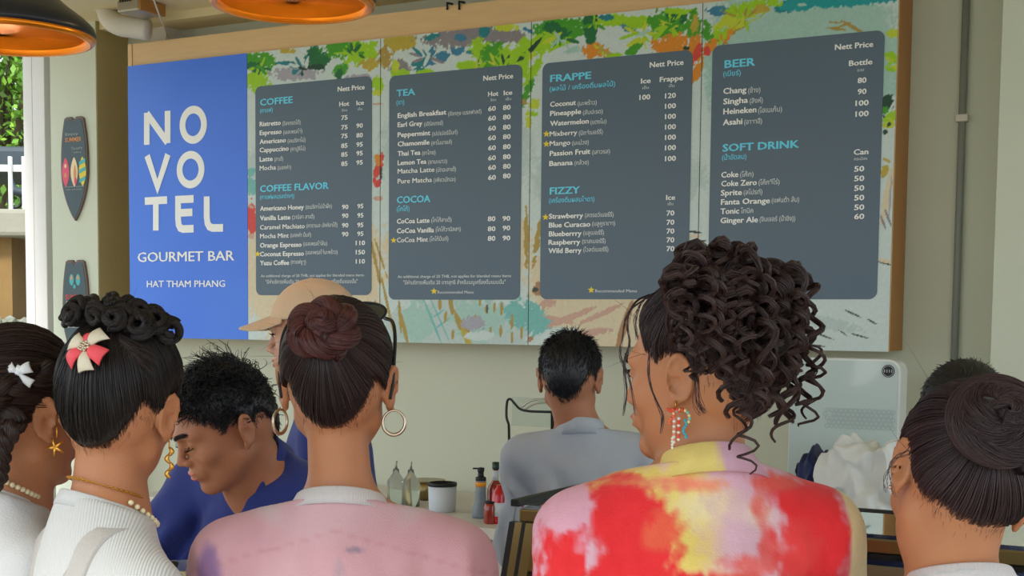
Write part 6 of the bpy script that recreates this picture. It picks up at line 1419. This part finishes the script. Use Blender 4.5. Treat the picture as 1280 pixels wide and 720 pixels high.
def ringlet(path, R, turns, m=44, ph=None):
    C = spline(path, m); T, N_, B_ = frames(C); t = np.linspace(0, 1, m); ph = r7.random() * 6.3 if ph is None else ph
    RR = R * np.clip(t * 5, 0.2, 1); sgn = 1 if r7.random() > .5 else -1
    w_ = np.interp(t, np.linspace(0, 1, 7), r7.uniform(-.35, .35, 7)); RR = RR * (1 + np.interp(t, np.linspace(0, 1, 9), r7.uniform(-.45, .5, 9))); t = t + w_ / max(turns, 1)
    return C + N_ * (np.cos(ph + t * turns * 6.283) * RR)[:, None] + B_ * (np.sin(ph + t * turns * 6.283) * RR * sgn)[:, None]
A7 = P.H.wor(on_skull(np.array(B7) - SC0, 0.010)); L7 = []
def curl(px, py, d, apex=None, R=0.009, r=0.0062, n=34, turns=None, start=None):
    e = pix(px, py, d); s0 = (A7 + r7.normal(size=3) * 0.010) if start is None else start
    ln = np.linalg.norm(e - s0)
    ap = pix(*apex, d * 0.5 + 1.8 * 0.5) if apex is not None else (s0 + e) / 2 + [0, 0, 0.05]
    mid = ap * 0.35 + e * 0.65 + np.array([(px - 900) / 919 * 0.12, 0, 0.03])
    turns = turns or (ln * 28 + 0.6); m = int(34 + turns * 4)
    p = ringlet([s0, ap, mid, e], R, turns, m); L7.append((p, np.linspace(r, r * 0.45, m) * (1 + 0.2 * np.sin(np.linspace(0, 9, m) + r7.random() * 6)), n, r7.choice([-1.0, 1.0])))
for k in range(26):                                    # crown of the ponytail: short loops thrown up and outwards
    a = D(-70 + 250 * r7.random()); e = (896 + 62 * math.cos(a) * r7.uniform(.5, 1.15), 382 - 46 * math.sin(a) * r7.uniform(.5, 1.1))
    curl(e[0], e[1], r7.uniform(1.68, 1.86), (890 + (e[0] - 890) * .6, 322 + 18 * r7.random()), R=0.011)
for k in range(56):                                    # the fall of curls down the back of the head
    x = 842 + 150 * r7.random(); ylo = np.interp(x, [842, 870, 900, 930, 960, 995], [430, 468, 482, 488, 520, 545]); y = ylo - 95 * r7.random() ** 1.3
    curl(x, y, r7.uniform(1.62, 1.74) if x < 960 else r7.uniform(1.68, 1.85), (840 + (x - 830) * 0.92, 335 + 40 * r7.random()), R=0.0095)
for (x, y, d) in ((872, 478, 1.66), (905, 500, 1.64), (918, 520, 1.64), (955, 500, 1.7), (968, 520, 1.7), (985, 500, 1.74), (1000, 508, 1.75), (992, 470, 1.78), (978, 440, 1.75), (862, 448, 1.68), (990, 420, 1.8), (985, 390, 1.8)): curl(x, y, d, (850 + (x - 840) * 0.95, 345), R=0.010, r=0.006, n=30)
for (px_, py_, d, ap) in ((926, 560, 1.64, (900, 430)), (935, 590, 1.63, (905, 450)), (975, 552, 1.72, (985, 420)), (1008, 535, 1.74, (1000, 400)), (1012, 525, 1.75, (990, 400)), (946, 515, 1.66, (960, 420)), (868, 470, 1.67, (850, 400))):
    curl(px_, py_, d, ap, R=0.010, r=0.0032, n=18)
put_locks(P, 'ponytail_curls', L7, M['hair_curl'], 0.0006, core=0.5, shell=0.12, jit=0.5)
def wisp(pts, n, w, name='hair_wisp', m=26, r=0.0004, mt=None, fig=None):
    C = spline(pts, m); T, N_, B_ = frames(C); t = np.linspace(0, 1, m); S = []
    for k in range(n):
        o = r7.normal(size=2) * w; S.append(C + N_ * (o[0] * (0.3 + t) + w * np.sin(t * 14 + k))[:, None] + B_ * (o[1] * (0.3 + t) + w * np.cos(t * 11 + k))[:, None])
    f = fig or P; return strands(name, np.array(S), r, mt or M['hair_dark'], f.root, f.o)
wisp([pix(812, 368, 1.76), pix(794, 378, 1.75), pix(784, 400, 1.75), pix(787, 430, 1.75), pix(780, 455, 1.75), pix(783, 490, 1.75), pix(779, 520, 1.75)], 9, 0.0008)
wisp([pix(818, 366, 1.74), pix(802, 378, 1.73), pix(794, 402, 1.72), pix(797, 425, 1.72)], 7, 0.0008)
wisp([pix(808, 372, 1.78), pix(785, 392, 1.78), pix(779, 420, 1.78), pix(776, 445, 1.78), pix(788, 475, 1.78), pix(795, 520, 1.78)], 6, 0.0008)
wisp([pix(822, 420, 1.70), pix(813, 440, 1.70), pix(811, 470, 1.70), pix(818, 495, 1.70), pix(828, 520, 1.70), pix(826, 542, 1.70)], 8, 0.0008)
wisp([pix(860, 440, 1.69), pix(870, 470, 1.67), pix(872, 500, 1.66), pix(880, 518, 1.66)], 14, 0.002)
# beaded parrot earring
c = ell_(P, (-0.0865, -0.016, -0.036)); mb = MB(); mb.tube([c + [0, 0, .003], c + [0, 0, -0.008]], 0.0012, 6); eo = mb.build('earring', M['gold'], P.root, True, origin=P.o)
V_, F_, K_ = [], [], []; mb = MB(); cols = []
def bd(dx, dz, r, col): k = mb.n; mb.lathe([(0, -r), (r * .7, -r * .7), (r, 0), (r * .7, r * .7), (0, r)], c + np.array([dx, -0.004, dz]), 8); cols.extend([lin(col)] * (mb.n - k))
for k in range(7): bd(-0.010 + 0.003 * k, -0.008 - 0.002 * (k % 2), 0.0026, (222, 84, 56))
for k in range(5): bd(-0.005 + 0.0035 * math.cos(k), -0.014 - 0.003 * k, 0.0026, (226, 110, 80))
for k in range(9): a = D(150 - 22 * k); bd(0.007 + 0.011 * math.cos(a), -0.019 + 0.011 * math.sin(a), 0.0024, (130, 200, 190) if k % 2 else (236, 214, 150))
for k in range(9): bd(0.012 + 0.002 * math.sin(k), -0.022 - 0.0028 * k, 0.0022, (70, 170, 190))
for k in range(10): bd(-0.002, -0.020 - 0.0034 * k, 0.0024, (236, 226, 214) if k % 2 else (226, 140, 120))
for k in range(10): bd(0.004, -0.020 - 0.0030 * k, 0.0024, (220, 80, 60) if k % 3 else (236, 226, 214))
for k in range(4): bd(-0.004, -0.046 - 0.004 * k, 0.002, (236, 230, 220))
mesh_obj('beadwork', np.concatenate(mb.V), mb.F, M['bead'], eo, True, colors=np.array(cols), origin=P.o)['kind'] = 'stuff'
P.face(); P.trousers(M['trou'])

# ================================================================== 9: woman with the large smooth bun, right edge
P = Fig(Head(1198, 604, 1.74, 6, 20, 18), pix(1194, 748, 1.76), 4, 6, sw=0.165, label='woman at the right edge with one large smooth dark bun and a white tee')
P.body(M['skin_f'])
P.shirt(M['tee_w'], g=0.014, cut=0.030, slope=-0.25, sl=0.7, sr=0.056, fold=0.004, name='white_tee')
P.band('shirt_collar', M['collar_w'], rx=0.064, ry=0.066, z0=0.014, z1=0.036, slope=-0.25, flare=0.012)
hair_cap(P, 0.006, 'w', M['hair_dark'], nape=0.010)
B9 = (-0.012, -0.105, 0.036)
sleek(P, 3000, B9, M['hair_dark'], r=0.0006, lift=0.008, nape=0.010, kind='w', lift2=0.006); nape_fuzz(P, 500, M['hair_dark'], nape=0.010, kind='w'); flyaways(P, 34, M['hair_dark'], L=0.024, r=0.00022, bias=(-1, -0.3, 0.2))
bx = np.array(B9) - SC0; bc = on_skull(bx, 0.018); L9 = []
L9.append((*coil(P, bc, bx, 0.040, 0.029, 1.2, 0, 70, 0.10, 0.012, ph=2.2, twist=1), 620, 0.6))
L9.append((*coil(P, bc + norm(bx) * 0.012, bx, 0.030, 0.026, 1.1, 0, 60, 0.35, 0.016, ph=5.4), 520, -0.5))
L9.append((*coil(P, bc + norm(bx) * 0.024, bx, 0.012, 0.024, 0.8, 0, 40, 0.5, 0.006, ph=1.4), 420, 0.5))
put_locks(P, 'hair_bun', L9, M['hair_dark'], 0.00055)
for f_ in (0.0,):
    c = ell_(P, (-0.0855, -0.014, -0.040)); mb = MB(); mb.lathe([(0, -.003), (.0026, -.0015), (.003, 0), (.0026, .0015), (0, .003)], c + [-0.004, -0.004, 0.004], 12); mb.build('stud_earring', M['silver'], P.root, True, origin=P.o)
w0 = [(1136, 562), (1120, 572), (1108, 592), (1106, 616)]
wisp([pix(*p, 1.66) for p in w0], 6, 0.0012, fig=P, r=0.00028); wisp([pix(1138, 568, 1.66), pix(1116, 575, 1.66), pix(1112, 600, 1.66), pix(1120, 622, 1.66)], 4, 0.0012, fig=P, r=0.00028)
P.face(); P.trousers(M['trou'])

# ================================================================== 3: man in the navy polo looking down
P = Fig(Head(280, 533, 2.72, 117, 26, -4), pix(316, 596, 2.80), 148, 32, sw=0.190, fem=False, bulk=1.05, label='man in a navy polo with tousled black hair, looking down over the counter',
        arms={1: ((0.07, 0.10, -0.22), (-0.04, 0.20, -0.03)), -1: ((-0.12, 0.12, -0.20), (0.02, 0.20, -0.03))})
P.body(M['skin_m'], res=0.0045)
def f3(q): return 0.012 * np.sin((q[:, 0] * 60 + q[:, 2] * 45) + 3 * fbm(q * 9, 2)) * np.clip((-q[:, 2] - 0.02) / 0.08, 0, 1)
P.shirt(M['navy'], g=0.016, cut=0.022, slope=-0.30, sl=0.95, sr=0.070, fold=0.009, name='polo_shirt', foldfn=f3)
P.band('polo_collar', M['navy'], rx=0.066, ry=0.068, z0=-0.006, z1=0.040, slope=-0.35, flare=0.018, gap=0.30)
hair_cap(P, 0.006, 'm', M['hair_blue'], res=0.005)
short_hair(P, 2600, 0.028, lambda Q: np.stack([0 * Q[:, 0], 0 * Q[:, 0], -1 + 0 * Q[:, 0]], -1), M['hair_blue'], top=0.2, stand=0.2, r=0.0007)
d = hair_roots(2400, 'm'); Q0 = SC0 + d * skull_r(d)[:, None]; k = Q0[:, 2] > 0.045
short_hair(P, 2600, 0.036, lambda Q: np.stack([Q[:, 0] * 3, 0.6 + 0 * Q[:, 0], -0.1 + 0 * Q[:, 0]], -1), M['hair_blue'], curl=1.1, stand=0.2, r=0.0008, name='tousled_top', m=10)
P.face(closed=True); P.trousers(M['trou'])

# ================================================================== 4: man in the tan cap
P = Fig(Head(390, 418, 3.3, 88, 6, 0), pix(404, 508, 3.34), 92, 4, sw=0.175, fem=False, label='man in profile wearing a tan baseball cap, behind the woman in pink')
P.body(M['skin_l'], res=0.005); P.shirt(M['navy'], g=0.012, cut=0.022, slope=-0.3, sl=0.8, sr=0.052, fold=0.004, name='navy_shirt', res=0.009); P.band('shirt_collar', M['navy'], rx=0.064, ry=0.068, z0=0.0, z1=0.036, slope=-0.35, flare=0.012)
hair_cap(P, 0.004, 'm', M['hair_black'], res=0.006); short_hair(P, 500, 0.02, (0, 0.0, -1), M['hair_black'], stand=0.1, top=0.1)
def capfn(Q):
    d = skull(Q) - 0.012; d = smax(d, (0.034 + 0.12 * Q[:, 1] - Q[:, 2]), 0.004)
    an = np.arctan2(Q[:, 0], Q[:, 1]); return d + 0.0012 * np.exp(-((np.mod(an, math.pi / 3) - 0.05) / 0.03) ** 2)
V, F = surface(capfn, spaced(-.11, .11, [], .0045), spaced(-.14, .12, [], .0045), spaced(0.02, .15, [], .0045)); cp = mesh_obj('cap', P.H.wor(V), F, M['cap'], P.root, True, origin=P.o)
V, F = surface(lambda Q: np.maximum(sell(Q, (0, 0.075, 0.040), (0.078, 0.100, 0.5)), np.maximum(np.abs(Q[:, 2] - (0.054 - 0.26 * (Q[:, 1] - 0.085) - 5.0 * Q[:, 0] ** 2)) - 0.0028, 0.055 - Q[:, 1])), spaced(-.09, .09, [], .004), spaced(.045, .185, [], .004), spaced(-.02, .09, [], .0022))
mesh_obj('brim', P.H.wor(V), F, M['cap'], cp, True, origin=P.o)
mb = MB(); mb.lathe([(0.006, 0), (0.006, .002), (0, .004)], (0, 0, 0), 12); mesh_obj('cap_button', P.H.wor(mb.V[0] + [0, -0.012, 0.134]), mb.F, M['capd'], cp, True, origin=P.o)
P.face(); P.trousers(M['trou'])

# ================================================================== 6: man in the pale grey shirt, back turned
P = Fig(Head(713, 473, 3.72, -12, 4, 0), pix(732, 548, 3.74), 0, 2, sw=0.164, fem=False, bulk=1.04, label='man in a pale grey long-sleeved shirt, back turned, short black hair',
        arms={1: ((0.01, 0.05, -0.27), (-0.03, 0.18, -0.14)), -1: ((-0.01, 0.05, -0.27), (0.03, 0.18, -0.14))})
P.body(M['skin_m'], res=0.005)
def f6(q): return 0.012 * np.sin(q[:, 0] * 55 + q[:, 2] * 38 + 4 * fbm(q * 6 + 2, 2)) * np.clip((-q[:, 2] - 0.05) / 0.1, 0, 1) * np.clip((np.abs(q[:, 0]) - 0.0) / 0.08, 0, 1)
P.shirt(M['grey_s'], g=0.020, cut=0.022, slope=-0.25, sl=1.0, sr=0.062, fold=0.006, name='grey_shirt', long=True, foldfn=f6, res=0.008)
P.band('shirt_collar', M['grey_s'], rx=0.065, ry=0.068, z0=0.0, z1=0.044, slope=-0.25, flare=0.010, gap=0.2)
hair_cap(P, 0.006, 'm', M['hair_blue'], res=0.005, nape=-0.012); short_hair(P, 3000, 0.030, lambda Q: np.stack([Q[:, 0] * 2, 0.3 * np.sign(Q[:, 1] - .02), -1 + 0 * Q[:, 0]], -1), M['hair_blue'], stand=0.22, top=0.6, r=0.0008, nape=-0.012)
P.face(); P.trousers(M['trou'])

# ================================================================== 8: person in dark navy behind the large bun
P = Fig(Head(1203, 534, 2.6, -8, 6, 0), pix(1212, 645, 2.64), 10, 6, sw=0.175, fem=False, label='person in dark navy with short black hair, mostly hidden behind the large smooth bun')
P.body(M['skin_m'], res=0.006); P.shirt(M['navy_d'], g=0.016, cut=0.022, slope=-0.3, sl=0.9, sr=0.060, fold=0.007, name='navy_shirt', res=0.009); P.band('shirt_collar', M['navy_d'], rx=0.066, ry=0.068, z0=0.0, z1=0.036, slope=-0.35, flare=0.012)
hair_cap(P, 0.007, 'm', M['hair_blue'], res=0.005); short_hair(P, 3000, 0.024, lambda Q: np.stack([Q[:, 0] * 4, 1 + 0 * Q[:, 0], -.5 + 0 * Q[:, 0]], -1), M['hair_blue'], stand=0.08, top=0.6, r=0.0008)
P.face(); P.trousers(M['trou'])
